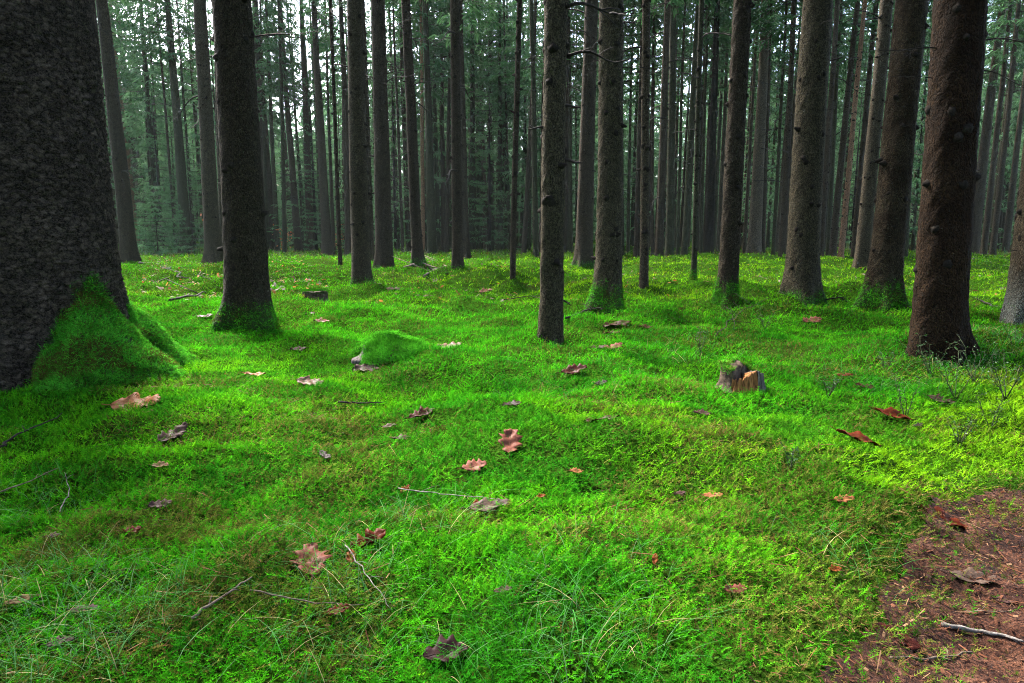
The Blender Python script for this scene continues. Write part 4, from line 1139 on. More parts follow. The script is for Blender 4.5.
LEAVES = [
 (136, 401, 44, 'tan', 'tan lobed leaf lying on the mossy root of the giant trunk', .1, (.5, 0), .3, .2, 1.0),
 (173, 432, 32, 'mauve', 'grey-mauve curled leaf in the moss below the tan leaf on the root', 1.2, (.4, .3), .9, .6, .8),
 (311, 558, 44, 'pink', 'largest pinkish-brown oak leaf, lying open in the moss', 1.9, (.35, .1), .25, .25, 1.15),
 (369, 541, 40, 'rust', 'glossy rust-red folded leaf beside the largest pinkish oak leaf', .7, (.3, -.3), .8, 1.2, .8),
 (351, 555, 20, 'orange', 'small orange leaf scrap between the pinkish oak leaf and the folded rust leaf', 1.8, (.4, 0), .5, .6, .7),
 (445, 651, 44, 'purple', 'dark purple shrivelled oak leaf nearest the camera', .3, (.3, .1), .5, .6, 1.1),
 (510, 440, 32, 'pink', 'reddish-brown lobed leaf standing up in the middle of the moss', 1.6, (.5, .2), .7, .5, 1.0),
 (474, 464, 24, 'pink', 'pale pink-brown leaf below the reddish lobed leaf', .4, (.3, 0), .4, .4, 1.1),
 (489, 504, 38, 'grey', 'long grey weathered leaf with a twig across it', .1, (.2, 0), .4, .7, .7),
 (475, 502, 12, 'orange', 'small orange tip touching the long grey weathered leaf', 1.2, (.4, 0), .6, .6, .7),
 (310, 380, 24, 'pale', 'pale whitish lobed leaf in front of the mossy stump', .0, (.3, .1), .3, .4, 1.0),
 (448, 345, 24, 'pale', 'pale grey leaf beside the mossy cushion stump', .2, (.3, -.1), .5, .4, 1.0),
 (368, 366, 28, 'mauve', 'mauve-brown lobed leaf leaning at the foot of the mossy stump', .1, (.5, 0), .4, .3, .9),
 (422, 412, 26, 'maroon', 'maroon leaf with red edge in front of the mossy stump', .5, (.3, .2), .5, .6, .8),
 (401, 436, 18, 'mauve', 'small mauve leaf just below the maroon leaf', .1, (.2, 0), .3, .4, .9),
 (389, 424, 14, 'grey', 'tiny grey curled leaf between the maroon and mauve leaves', .2, (.2, 0), .6, .6, .6),
 (574, 368, 24, 'maroon', 'dark maroon leaf in the moss left of the slate pebble-like scrap', .2, (.4, 0), .5, .7, .8),
 (601, 381, 12, 'slate', 'small slate-dark scrap right of the dark maroon leaf', .3, (.2, 0), .7, .8, .9),
 (598, 346, 20, 'mauve', 'mauve leaf behind the dark maroon leaf, left of a pair', .2, (.3, 0), .4, .6, .9),
 (613, 345, 20, 'pink', 'pink-brown leaf behind the dark maroon leaf, right of a pair', .5, (.4, 0), .5, .5, .9),
 (602, 417, 32, 'brown', 'long flat dark brown leaf lying like a strip', .05, (.1, 0), .2, .5, .45),
 (512, 402, 18, 'purple', 'small flat purple leaf above the reddish lobed leaf', .1, (.2, 0), .3, .4, .9),
 (702, 411, 18, 'mauve', 'small mauve leaf left of the broken stump', .1, (.2, 0), .3, .5, .8),
 (858, 437, 38, 'rust', 'long glossy rust leaf on the slope right of the broken stump', -.5, (.2, .2), .4, .8, .6),
 (893, 413, 32, 'rust', 'rust-brown leaf with orange edge higher than the long glossy rust leaf', -.4, (.2, .1), .4, .7, .6),
 (944, 517, 46, 'rust', 'large rust-brown leaf at the edge of the dirt path', -.3, (.2, .1), .4, .6, .65),
 (844, 497, 20, 'tan', 'small tan-grey leaf left of the path in bright moss', .1, (.2, 0), .3, .5, .8),
 (713, 493, 18, 'tan', 'small flat tan leaf alone in bright moss below the broken stump', -.1, (.2, 0), .3, .3, .8),
 (735, 587, 22, 'pink', 'pink-brown curled leaf low in the green right of centre', .1, (.3, 0), .6, .6, .9),
 (160, 502, 20, 'mauve', 'mauve upright leaf in mossy shade below the giant trunk', .5, (.5, .2), .5, .4, .9),
 (131, 529, 18, 'rust', 'curled rust leaf half sunk in moss below the mauve upright leaf', .8, (.4, 0), 1.0, .8, .9),
 (52, 534, 16, 'mauve', 'small mauve leaf beside grey lichen at the left edge', .2, (.2, 0), .4, .4, .9),
 (22, 597, 32, 'straw', 'straw-yellow chip-like leaf at the lower left edge', .35, (.2, 0), .1, .2, .45),
 (160, 463, 16, 'straw', 'little straw-coloured leaf under the grey-mauve curled leaf', .1, (.3, 0), .4, .4, .8),
 (978, 577, 46, 'grey', 'bleached grey leaf lying on the dirt path', -.5, (.1, 0), .3, .6, .6),
 (1008, 598, 22, 'mauve', 'small mauve leaf just below the bleached grey leaf on the path', -.3, (.1, 0), .3, .4, .7),
 (896, 634, 44, 'maroon', 'wide maroon-brown leaf on the near edge of the path', -.6, (.15, 0), .3, .3, .8),
 (812, 318, 18, 'pink', 'pink leaf on the hump before the broad lichened trunk', .2, (.4, 0), .4, .4, .9),
 (617, 322, 26, 'brown', 'brown flat leaf at the foot of the thick grey trunk', .1, (.1, 0), .2, .4, .8),
 (612, 331, 18, 'maroon', 'maroon leaf just below the brown one at the thick grey trunk', .2, (.2, 0), .4, .5, .8),
 (645, 325, 14, 'maroon', 'small maroon leaf right of the thick grey trunk', .1, (.2, 0), .4, .5, .8),
 (655, 557, 14, 'orange', 'small upright orange leaf in the lower middle moss', 1.3, (.5, 0), .5, .6, .6),
 (835, 567, 14, 'orange', 'small orange leaf between moss and path', .2, (.4, 0), .5, .5, .9),
 (941, 398, 22, 'mauve', 'pale mauve leaf below the rust-brown trunk', -.5, (.3, 0), .5, .5, .8),
 (503, 588, 18, 'mauve', 'mauve leaf half hidden in moss above the dark purple leaf', .1, (.3, 0), .4, .5, .8),
 (338, 608, 22, 'rust', 'dull rust leaf under straw below the largest oak leaf', .4, (.3, 0), .4, .5, .8),
 (325, 453, 18, 'slate', 'slate-grey narrow leaf pointing down in brownish moss', -.8, (.3, 0), .5, .7, .6),
 (255, 372, 20, 'tan', 'thin tan leaf below the dark flared trunk', .0, (.2, 0), .4, .6, .5),
 (298, 347, 16, 'brown', 'brown leaf midway between the dark flared trunk and mossy stump', .4, (.3, 0), .5, .5, .7),
 (576, 469, 14, 'tan', 'tiny tan leaf right of the reddish lobed leaf', .3, (.3, 0), .4, .4, .9),
 (405, 487, 12, 'orange', 'tiny orange-yellow leaf at the end of a thin twig', 1.0, (.4, 0), .5, .5, .8),
 (541, 494, 10, 'orange', 'tiny orange scrap right of the long grey leaf', .5, (.4, 0), .5, .5, .8),
 (60, 640, 24, 'grey', 'grey-green leaf in the grass of the lower left corner', .3, (.2, 0), .4, .5, .8),
 (84, 607, 24, 'grey', 'grey ragged leaf right of the straw-yellow chip', .2, (.2, 0), .5, .4, .7),
 (845, 373, 14, 'rust', 'little rust leaf uphill of the broken stump', -.1, (.2, 0), .4, .5, .7),
 (865, 384, 16, 'brown', 'dull brown leaf beside a sprig uphill of the broken stump', -.4, (.2, 0), .4, .5, .8),
 (918, 423, 10, 'slate', 'dark scrap near the bilberry sprigs under the rust-brown trunk', .3, (.2, 0), .4, .5, .9),
 (680, 491, 12, 'mauve', 'tiny mauve leaf left of the small flat tan leaf', .3, (.2, 0), .4, .5, .8),
 (312, 313, 14, 'mauve', 'mauve leaf just below the small dark stump', .1, (.3, 0), .4, .5, 1.),
 (322, 319, 14, 'rust', 'rust leaf below the small dark stump, next to a mauve one', .1, (.3, 0), .4, .5, .8),
 (452, 300, 14, 'orange', 'orange-rust leaf behind the mossy cushion stump', .1, (.3, 0), .4, .5, .8),
 (486, 289, 14, 'pink', 'pink-brown leaf on far moss left of the knobbly trunk', .1, (.3, 0), .4, .5, .8),
 (393, 287, 12, 'pale', 'pale leaf on far moss between the stubbed and front trio trunks', .1, (.3, 0), .4, .5, .8),
 (217, 302, 14, 'orange', 'orange leaf left of the dark flared trunk', .1, (.3, 0), .4, .5, .8),
 (205, 314, 14, 'mauve', 'mauve leaf left of the dark flared trunk below an orange one', .1, (.3, 0), .4, .5, .8),
 (925, 284, 14, 'rust', 'rusty leaf on the yellow moss right of the rust-brown trunk', .1, (.3, 0), .4, .5, .8),
]
for i_, lf in enumerate(LEAVES):
    px, py, wpx, mat, lab, ang, tilt, curl, fold, wide = lf
    make_leaf(px, py, wpx, mat, lab, ang, tilt, curl, fold, wide, 31 + i_ * 7)

# distant leaf litter too small and many to count
rg = np.random.default_rng(77)
n_ = 1500
cx = np.concatenate([rg.uniform(140, 330, 800), rg.uniform(360, 520, 250), rg.uniform(560, 1020, 450)])
cy = np.concatenate([rg.uniform(254, 296, 800), rg.uniform(258, 300, 250), rg.uniform(258, 300, 450)])
pts = np.array([flat_hit(a, b_) for a, b_ in zip(cx, cy)])
x, y = pts[:, 0], pts[:, 1]; sz = rg.uniform(.02, .055, n_)
P = np.stack([x, y, terrain(x, y) + .03 + .002 * y], -1)
ph = rg.uniform(0, 6.283, n_); tl = rg.normal(0, .45, n_)
dv = np.stack([np.cos(ph), np.sin(ph), tl], -1) * sz[:, None]; sv = np.stack([-np.sin(ph), np.cos(ph), rg.normal(0, .4, n_)], -1) * sz[:, None] * .5
V = np.stack([P - dv, P - dv * .3 + sv, P + dv * .4 + sv * .8, P + dv, P + dv * .4 - sv * .8, P - dv * .3 - sv, P + np.array([0, 0, .01])], 1).reshape(-1, 3)
tri = np.array([(6, a, (a + 1) % 6) for a in range(6)])
F_ = (np.arange(n_)[:, None, None] * 7 + tri[None]).reshape(-1, 3)
t = rg.random(n_)[:, None]
C = np.where(t < .35, np.array([[.085, .066, .055]]), np.where(t < .75, np.array([[.06, .027, .015]]), np.array([[.15, .06, .018]]))) * rg.uniform(.5, 1.3, n_)[:, None]
ll = mesh_obj('leaf_litter', V, F_, M_grass, None, np.repeat(C, 7, 0))
tag(ll, 'small pale and brown fallen leaves strewn over the far moss', 'leaf litter', kind='stuff')

# ------------------------------------------------------------------ twigs and branches on the ground
def twig(pts, r, mat, label, name='fallen_twig', side=2, seed=0, cat='twig', lift=.03, raise_=None):
    rg_ = np.random.default_rng(seed)
    P = [ground_hit(a, b_, lift) for a, b_ in pts]
    if raise_:
        for i_, z in enumerate(raise_): P[i_] = P[i_] + np.array([0, 0, z])
    P = np.array(P); t0 = np.linspace(0, 1, len(P)); t = np.linspace(0, 1, 12)
    Q = np.stack([np.interp(t, t0, P[:, c]) for c in range(3)], -1)
    ln = np.linalg.norm(Q[-1] - Q[0])
    Q[1:-1] += rg_.normal(0, .008 * ln + .001, (10, 3)) * np.array([1, 1, .35])
    mb = MB(); mb.tube(Q, np.linspace(1.0, .45, 12) * r * rg_.uniform(.9, 1.1, 12), 7)
    for _ in range(side):
        i_ = rg_.integers(3, 10); d = (Q[-1] - Q[0]) / ln; s = np.array([-d[1], d[0], .3]) * rg_.choice([-1, 1])
        v = (d * .8 + s * rg_.uniform(.4, .8)) * ln * rg_.uniform(.1, .22)
        mb.tube([Q[i_], Q[i_] + v * .5 + (0, 0, .004), Q[i_] + v], [r * .55, r * .4, r * .2], 5)
    c = P.mean(0)
    for a in mb.v: a -= c
    o = mb.build(name, mat); o.location = c
    return tag(o, label, cat, 'twigs and branches on the ground')

twig([(0, 492), (28, 482), (58, 468)], .003, M_twig, 'thin pale twig rising to the right at the left edge', seed=1)
twig([(192, 618), (222, 597), (252, 577)], .004, M_twig, 'straw-brown forked twig lying in moss left of the largest oak leaf', seed=2)
twig([(398, 488), (445, 494), (502, 500)], .0022, M_bleach, 'thin pale twig running into the long grey leaf', seed=3, side=1)
twig([(338, 402), (360, 403), (384, 402)], .006, M_dead, 'short dark stick lying in moss below the mossy stump', seed=4, side=0)
twig([(942, 624), (975, 631), (1000, 634), (1026, 642)], .007, M_bleach, 'whitish bleached branch lying on the dirt path', 'fallen_branch', 1, 5, 'branch', .018)
twig([(890, 658), (930, 660), (972, 652)], .004, M_twig, 'thin brown twig on the path below the bleached branch', seed=6, lift=.014)
twig([(962, 612), (990, 611), (1012, 611)], .003, M_twig, 'straight thin twig on the path above the bleached branch', seed=7, lift=.014)
twig([(716, 336), (738, 318), (768, 306)], .006, M_dead, 'dark thin branch sticking up beside the moss-socked trunk', seed=8, side=4, raise_=(0, .06, .10))
twig([(735, 330), (733, 320), (728, 308)], .004, M_dead, 'short dark branch crossing in front of the moss-socked trunk', seed=9, side=2, raise_=(0, .05, .02))
twig([(420, 243), (436, 262), (446, 274)], .045, M_dead, 'dark broken branch leaning on the ground beside the front trio trunk', 'fallen_branch', 2, 10, 'branch', .05, raise_=(-.0, .0, .0))
twig([(402, 268), (420, 262), (438, 268)], .03, M_twig, 'greyish dry branch in the brush pile behind the mossy stump', 'fallen_branch', 5, 11, 'branch', .12)
twig([(424, 276), (440, 268), (452, 262)], .025, M_twig, 'pale dry branch rising out of the brush pile', 'fallen_branch', 5, 12, 'branch', .10)
twig([(170, 300), (205, 292), (236, 280)], .018, M_dead, 'long dark branch on the ground left of the dark flared trunk', 'fallen_branch', 3, 13, 'branch', .08)
twig([(140, 262), (168, 268), (188, 278)], .03, M_dead, 'dark curved branch in the leaf litter near the slender lone trunk', 'fallen_branch', 2, 14, 'branch', .08)
twig([(824, 300), (840, 297), (848, 302)], .012, M_dead, 'short dark branch on yellow moss right of the broad lichened trunk', 'fallen_branch', 2, 15, 'branch', .05)
twig([(975, 298), (990, 304), (1003, 310)], .012, M_dead, 'dark stick on the moss left of the silvery-footed trunk', 'fallen_branch', 2, 16, 'branch', .05)
twig([(0, 447), (20, 434), (62, 413)], .006, M_dead, 'dark root-like twig under the moss of the giant trunk', seed=17, side=1)
twig([(60, 512), (70, 498), (66, 485)], .0024, M_bleach, 'pale stiff stalk standing at the left of the mossy shade', seed=18, side=1, raise_=(0, .03, .05))
twig([(250, 590), (310, 602), (365, 604)], .0022, M_twig, 'thin straw stalk lying under the largest oak leaf', seed=19, side=1)
twig([(345, 545), (368, 575), (392, 610)], .002, M_bleach, 'thin pale stalk running down from the folded rust leaf', seed=20, side=2)
twig([(500, 300), (530, 296), (545, 299)], .01, M_dead, 'thin dark stick left of the knobbly trunk', 'fallen_branch', 2, 21, 'branch', .05)
twig([(566, 318), (590, 309), (604, 308)], .012, M_dead, 'dark crooked stick between the knobbly and thick grey trunks', 'fallen_branch', 2, 22, 'branch', .06)

# ------------------------------------------------------------------ stumps
def stump(px, py, wpx, hpx, label, style, seed):
    rg_ = np.random.default_rng(seed)
    p = ground_hit(px, py)
    s = p[1] / F
    r = wpx * s / 2; h = hpx * s
    root = empty('tree_stump', p)
    tag(root, label, 'stump', 'old stumps in the moss')
    k = 48; zz = np.linspace(-.15, 1, 22)
    Zg, Tg = np.meshgrid(zz, np.arange(k) / k * 6.2832, indexing='ij')
    zc = np.clip(Zg, 0, 1)
    rad = r * (.80 + .30 * np.exp(-zc * 5)) * (1 + .16 * (fbm(np.cos(Tg) * 1.4 + seed, np.sin(Tg) * 1.4, seed, 3) - .5) * 2)
    rad = rad * (1 + .10 * (fbm(Tg * 5, zc * 1.2, seed + 4, 2) - .5))
    if style == 'broken':
        top = .50 + .6 * (fbm(np.cos(Tg) * 1.6 + 3, np.sin(Tg) * 1.6, seed + 1, 3)) + .22 * np.cos(Tg - 2.6)
        fr_ = np.abs(np.angle(np.exp(1j * (Tg + 1.3)))) < 1.05
        top = np.where(fr_, top * .3, top); rad = np.where(fr_, rad * .9, rad)
    elif style == 'cushion':
        top = .85 + .2 * fbm(np.cos(Tg) + 3, np.sin(Tg), seed + 1, 2)
    else:
        top = .9 + .25 * (fbm(np.cos(Tg) * 2 + 3, np.sin(Tg) * 2, seed + 1, 3) - .5)
    if style == 'cushion': lb_ = np.exp(-(np.angle(np.exp(1j * (Tg - 3.75))) / .55) ** 2); top = top * (.42 + .22 * lb_); rad = rad * (.62 + .34 * lb_)
    z = np.where(Zg > 0, zc * top * h, Zg * h)
    V_ = np.stack([np.cos(Tg) * rad, np.sin(Tg) * rad, z], -1)
    rings = [V_[i_] for i_ in range(len(zz))]
    for f_ in (.85, .6, .3, .05):
        rr = rings[len(zz) - 1] * np.array([f_, f_, 1]) - np.array([0, 0, h * .10 * (1 - f_)]) + np.array([0, 0, 1]) * (rg_.normal(0, .05 * h, (k, 1)) if style == 'broken' else 0)
        rings.append(rr)
    A = np.vstack(rings); n_ = len(rings)
    i_ = np.arange(n_ - 1)[:, None] * k; j = np.arange(k)[None]; j2 = (j + 1) % k
    q = np.stack([i_ + j, i_ + j2, i_ + k + j2, i_ + k + j], -1).reshape(-1, 4)
    mat = {'broken': M_darkwood, 'cushion': M_greywood, 'dark': M_darkwood, 'cut': M_greywood}[style]
    mesh_obj('stump_wood', A, q, mat, root, smooth=True)
    if style == 'broken':   # the torn face towards the viewer: bare grained wood with a jagged rim
        def face(a0, a1, inner, mat_, nm, lab, sd):
            ka = 64; aa = np.linspace(a0, a1, ka); zr = np.linspace(0, 1, 16)
            tp = h * (.34 + .62 * fbm(aa * 2.1 + 4, aa * 0, sd, 2) + .30 * (fbm(aa * 11, aa * 0 + 3, sd + 1, 2) - .4))
            Zz, Aa = np.meshgrid(zr, aa, indexing='ij')
            rr = r * (inner + .20 * np.exp(-Zz * 4) + .16 * (fbm(Aa * 15, Zz * 1.3, sd + 2, 3) - .5) - .12 * Zz)
            G_ = np.stack([np.cos(Aa) * rr, np.sin(Aa) * rr, -.03 + Zz * (tp + .03)[None]], -1)
            rows = [G_[i2] for i2 in range(16)]
            for f2 in (.75, .45, .15):
                rows.append(G_[-1] * np.array([f2, f2, 1]) - np.array([0, 0, 1]) * (h * .25 * (1 - f2) * (.6 + .8 * fbm(aa * 9, aa * 0 + f2 * 5, sd + 5, 2)))[:, None])
            A2 = np.vstack(rows); i2 = np.arange(len(rows) - 1)[:, None] * ka; j3 = np.arange(ka - 1)[None]
            e = mesh_obj(nm, A2, np.stack([i2 + j3, i2 + j3 + 1, i2 + ka + j3 + 1, i2 + ka + j3], -1).reshape(-1, 4), mat_, root); e['label'] = lab
        face(-2.35, -1.05, .90, M_wood, 'exposed_wood', 'torn orange-brown wood', seed + 40)
        face(-1.12, -.25, .93, M_greywood, 'weathered_wood', 'pale grey weathered wood', seed + 50)
    # moss cap
    n_ = {'cushion': 22000, 'broken': 2600, 'dark': 3500, 'cut': 200}[style]
    u, v = rg_.random(n_), rg_.random(n_)
    if style == 'cushion':
        a = u * 6.2832; f_ = np.sqrt(v)
        # dome over the top and right-hand side
        x_ = np.cos(a) * f_; y_ = np.sin(a) * f_
        keep = ~((x_ < -.5) & (y_ < .1) & (f_ > .62)) & (rg_.random(len(x_)) < .25 + 1.2 * fbm(x_ * 6, y_ * 6, seed + 2, 2))
        x_, y_, f_, a = x_[keep], y_[keep], f_[keep], a[keep]
        rr = r * 1.02
        zt = h * (1.08 + .12 * x_) * (1 - f_ ** 2.2) * (.62 + .8 * fbm(x_ * 1.6 + 2, y_ * 1.6, seed + 6, 2)) - .01 + .08 * (fbm(x_ * 2.6 + 5, y_ * 2.6, seed, 3) - .5); rr = rr * (1 + .22 * (fbm(np.cos(a) * 1.7, np.sin(a) * 1.7, seed + 9, 3) - .5))
        P = np.stack([x_ * rr, y_ * rr, zt], -1)
        Nn = np.stack([x_ * (.2 + 1.8 * f_ ** 4), y_ * (.2 + 1.8 * f_ ** 4), np.full(len(x_), .8)], -1)
    else:
        a = u * 6.2832; f_ = .62 + .45 * v
        tp = h * ((.50 + .6 * fbm(np.cos(a) * 1.6 + 3, np.sin(a) * 1.6, seed + 1, 3) + .22 * np.cos(a - 2.6)) if style == 'broken' else .98)
        if style == 'broken':
            keep = rg_.random(n_) < np.where((a > 3.9) & (a < 6.0), .0, 1.)
            a, f_, tp = a[keep], f_[keep], tp[keep]
        P = np.stack([np.cos(a) * f_ * r * .86, np.sin(a) * f_ * r * .86, tp * np.where(f_ > 1, 1 - (f_ - 1) * 3, 1)], -1)
        Nn = np.stack([np.cos(a) * .4, np.sin(a) * .4, np.full(len(a), .9)], -1)
    Nn /= np.linalg.norm(Nn, axis=1, keepdims=True); m_ = len(P)
    cc = np.array([.030, .150, .007])[None] * rg_.uniform(.6, 1.5, m_)[:, None]
    cc = cc * (.4 + 1.3 * fbm(P[:, 0] * 14 + 3, P[:, 1] * 14 + P[:, 2] * 9, 59, 3))[:, None]
    if style == 'broken': cc = np.where((rg_.random(m_) < .4)[:, None], np.array([[.08, .10, .015]]) * rg_.uniform(.6, 1.2, m_)[:, None], cc)
    if style == 'dark': cc *= .4
    g_ = moss_geo(P, Nn, (.030 if style == 'cushion' else .02) * rg_.uniform(.6, 1.3, m_), np.full(m_, .0048 if style != 'broken' else .0036), cc, 2, rg_, 1.0)
    mesh_obj('moss_cap', g_[0], g_[1], M_moss, root, g_[2])
    return root
stump(391, 356, 84, 22, 'low stump under a thick green moss cushion, grey wood showing on one side', 'cushion', 3)
stump(741, 389, 50, 27, 'broken stump with torn orange wood and mossy rim', 'broken', 5)
stump(315, 303, 30, 13, 'small dark flat stump between the flared and stubbed trunks', 'dark', 8)
stump(669, 259, 9, 5, 'tiny pale-topped cut stump on the far edge of the moss', 'cut', 9)

# ------------------------------------------------------------------ bilberry sprigs
def sprig(px, py, hpx, label, seed, leafc):
    rg_ = np.random.default_rng(seed)
    p = ground_hit(px, py); h = hpx * p[1] / F
    root = empty('bilberry_sprig', p); tag(root, label, 'plant', 'bilberry sprigs in the moss')
    mb = MB(); lv = []
    for _ in range(rg_.integers(4, 7)):
        a = rg_.uniform(0, 6.283); ln = h * rg_.uniform(.6, 1.1)
        d = np.array([math.cos(a) * .5, math.sin(a) * .5, 1.]); t = np.linspace(0, 1, 6)[:, None]
        Q = d * ln * t + rg_.normal(0, .03 * h, (6, 3)) * t
        mb.tube(Q, np.linspace(.0022, .0009, 6) * (1 + p[1] * .12), 4)
        for i_ in range(2, 6):
            for s_ in (-1, 1):
                e = Q[i_] + np.array([rg_.normal(0, .5), rg_.normal(0, .5), rg_.uniform(.1, .6)]) * .22 * h
                mb.tube([Q[i_], e], [.0012 * (1 + p[1] * .1), .0006 * (1 + p[1] * .1)], 3)
                lv.append((Q[i_] * .3 + e * .7, rg_.normal(0, 1, 3))); lv.append((e, rg_.normal(0, 1, 3)))
    st = mb.build('stem', M_sprig, root)
    P = np.array([a for a, _ in lv]); D = np.array([b_ for _, b_ in lv]); D[:, 2] = np.abs(D[:, 2]) * .5; D /= np.linalg.norm(D, axis=1, keepdims=True)
    keep = rg_.random(len(P)) < leafc
    P, D = P[keep], D[keep]
    if len(P):
        U = np.cross(D, rg_.normal(0, 1, D.shape)); U /= np.linalg.norm(U, axis=1, keepdims=True)
        V_, F_ = kites(P, D, U, np.full(len(P), .016), np.full(len(P), .0045))
        lo = mesh_obj('foliage', V_, F_, M_sprigleaf, root)
M_sprig = simple('bilberry_stem', (.012, .022, .008), .8, (.025, .03, .010), 40, spec=.1)
M_sprigleaf = leafy('bilberry_leaves', .3, False, (.02, .06, .012))
SPR = [(905, 420, 40, 'bilberry sprig below the rust-brown trunk, beside the rust leaf', .5), (955, 400, 44, 'tall bilberry sprig beside the pale mauve leaf', .5), (975, 385, 40, 'bilberry sprig with many fine stems below the silvery-footed trunk', .7),
       (1005, 400, 44, 'bilberry sprig at the right edge below the silvery trunk', .6), (930, 375, 36, 'small leafy bilberry sprig in front of the rust-brown trunk', .8), (990, 430, 40, 'dark bare bilberry sprig above the path', .2),
       (960, 445, 30, 'low bilberry sprig nearest the path edge', .3), (885, 372, 26, 'low bilberry sprig left of the rust-brown trunk', .7), (1015, 350, 40, 'bushy bilberry sprig in grass before the silvery trunk', .8),
       (828, 398, 22, 'small bilberry sprig uphill of the broken stump', .7), (700, 352, 24, 'tiny bilberry sprig before the moss-socked trunk', .5), (765, 330, 20, 'thin bilberry sprig right of the moss-socked trunk', .4), (790, 470, 26, 'dark bilberry sprig below the broken stump', .5)]
for i_, (a, b_, c_, lab, lc) in enumerate(SPR): sprig(a, b_, c_, lab, 700 + i_, lc)

# ------------------------------------------------------------------ young spruces and beech saplings
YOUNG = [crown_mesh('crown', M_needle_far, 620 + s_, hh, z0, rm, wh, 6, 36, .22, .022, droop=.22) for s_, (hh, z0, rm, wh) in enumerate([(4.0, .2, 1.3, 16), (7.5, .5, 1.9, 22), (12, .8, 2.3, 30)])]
def young(px, dist, kind, scale, label):
    u = (px - W / 2) / F
    x = u * dist; y = dist
    z = float(terrain(np.array([x]), np.array([y]))[0])
    root = empty('young_spruce', (x, y, z), (0, 0, random.uniform(0, 6.28))); tag(root, label, 'tree', 'young spruces under the tall trees')
    hh = (4.0, 7.5, 12)[kind] * scale
    mb = MB(); mb.tube([(0, 0, -.2), (0, 0, hh * .4), (.0, 0, hh * .98)], [.035 * hh / 4 + .01, .025 * hh / 4, .005], 7)
    mb.build('trunk', M_dead, root)
    c = from_mesh('crown', YOUNG[kind], root); c.scale = (scale,) * 3
young(161, 36, 0, .95, 'small bright young spruce left of the slender lone trunk')
young(150, 39, 0, .8, 'low young spruce near the giant trunk, shaded at the foot')
young(178, 41, 0, .9, 'young spruce directly behind the slender lone trunk')
young(196, 44, 1, 1., 'taller young spruce between the slender lone trunk and its thicker neighbour')
young(166, 46, 2, .9, 'tallest feathery young spruce left of the slender lone trunk')
young(240, 52, 2, 1., 'young spruce half hidden behind the dark flared trunk')
young(318, 50, 2, 1.05, 'feathery young spruce under the bright gap')
young(397, 46, 2, 1.1, 'dense young spruce right of the straight black-brown trunk')
young(442, 55, 2, 1.1, 'young spruce behind the front trio on its left')
young(490, 50, 2, 1.15, 'tall young spruce left of the wand-thin leaning trunk')
young(545, 54, 2, 1.0, 'young spruce hidden behind the knobbly middle trunk')
young(632, 52, 2, 1.0, 'young spruce between the thick grey trunk and the bare pole')
young(779, 55, 2, 1.15, 'young spruce left of the broad lichened trunk')
young(848, 50, 2, 1.0, 'young spruce between the broad lichened and leaning trunks')
young(925, 56, 2, 1.1, 'young spruce behind the leaning trunk on its right')

def beech(px, py, hpx, label, seed):
    rg_ = np.random.default_rng(seed); p = ground_hit(px, py); h = hpx * p[1] / F
    root = empty('beech_sapling', p); tag(root, label, 'sapling', 'orange beech saplings')
    mb = MB(); P, D = [], []
    for _ in range(5):
        a = rg_.uniform(0, 6.283); d = np.array([math.cos(a) * .35, math.sin(a) * .35, 1.]); t = np.linspace(0, 1, 6)[:, None]
        Q = d * h * rg_.uniform(.6, 1.) * t + rg_.normal(0, .03 * h, (6, 3)) * t
        mb.tube(Q, np.linspace(.014, .004, 6), 5)
        for i_ in range(1, 6):
            for _2 in range(6):
                P.append(Q[i_] + rg_.normal(0, .10 * h, 3)); D.append(rg_.normal(0, 1, 3) * (1, 1, .5))
    mb.build('stem', M_dead, root)
    P, D = np.array(P), np.array(D); D /= np.linalg.norm(D, axis=1, keepdims=True)
    U = np.cross(D, rg_.normal(0, 1, D.shape)); U /= np.linalg.norm(U, axis=1, keepdims=True)
    V_, F_ = kites(P, D, U, rg_.uniform(.10, .2, len(P)), rg_.uniform(.04, .07, len(P)))
    mesh_obj('foliage', V_, F_, M_orange, root)
beech(225, 256, 50, 'orange-leaved beech sapling just left of the dark flared trunk', 3)
beech(283, 250, 24, 'orange-leaved beech sapling just right of the dark flared trunk', 4)
beech(338, 250, 30, 'orange-leaved beech sapling under the bright gap', 5)

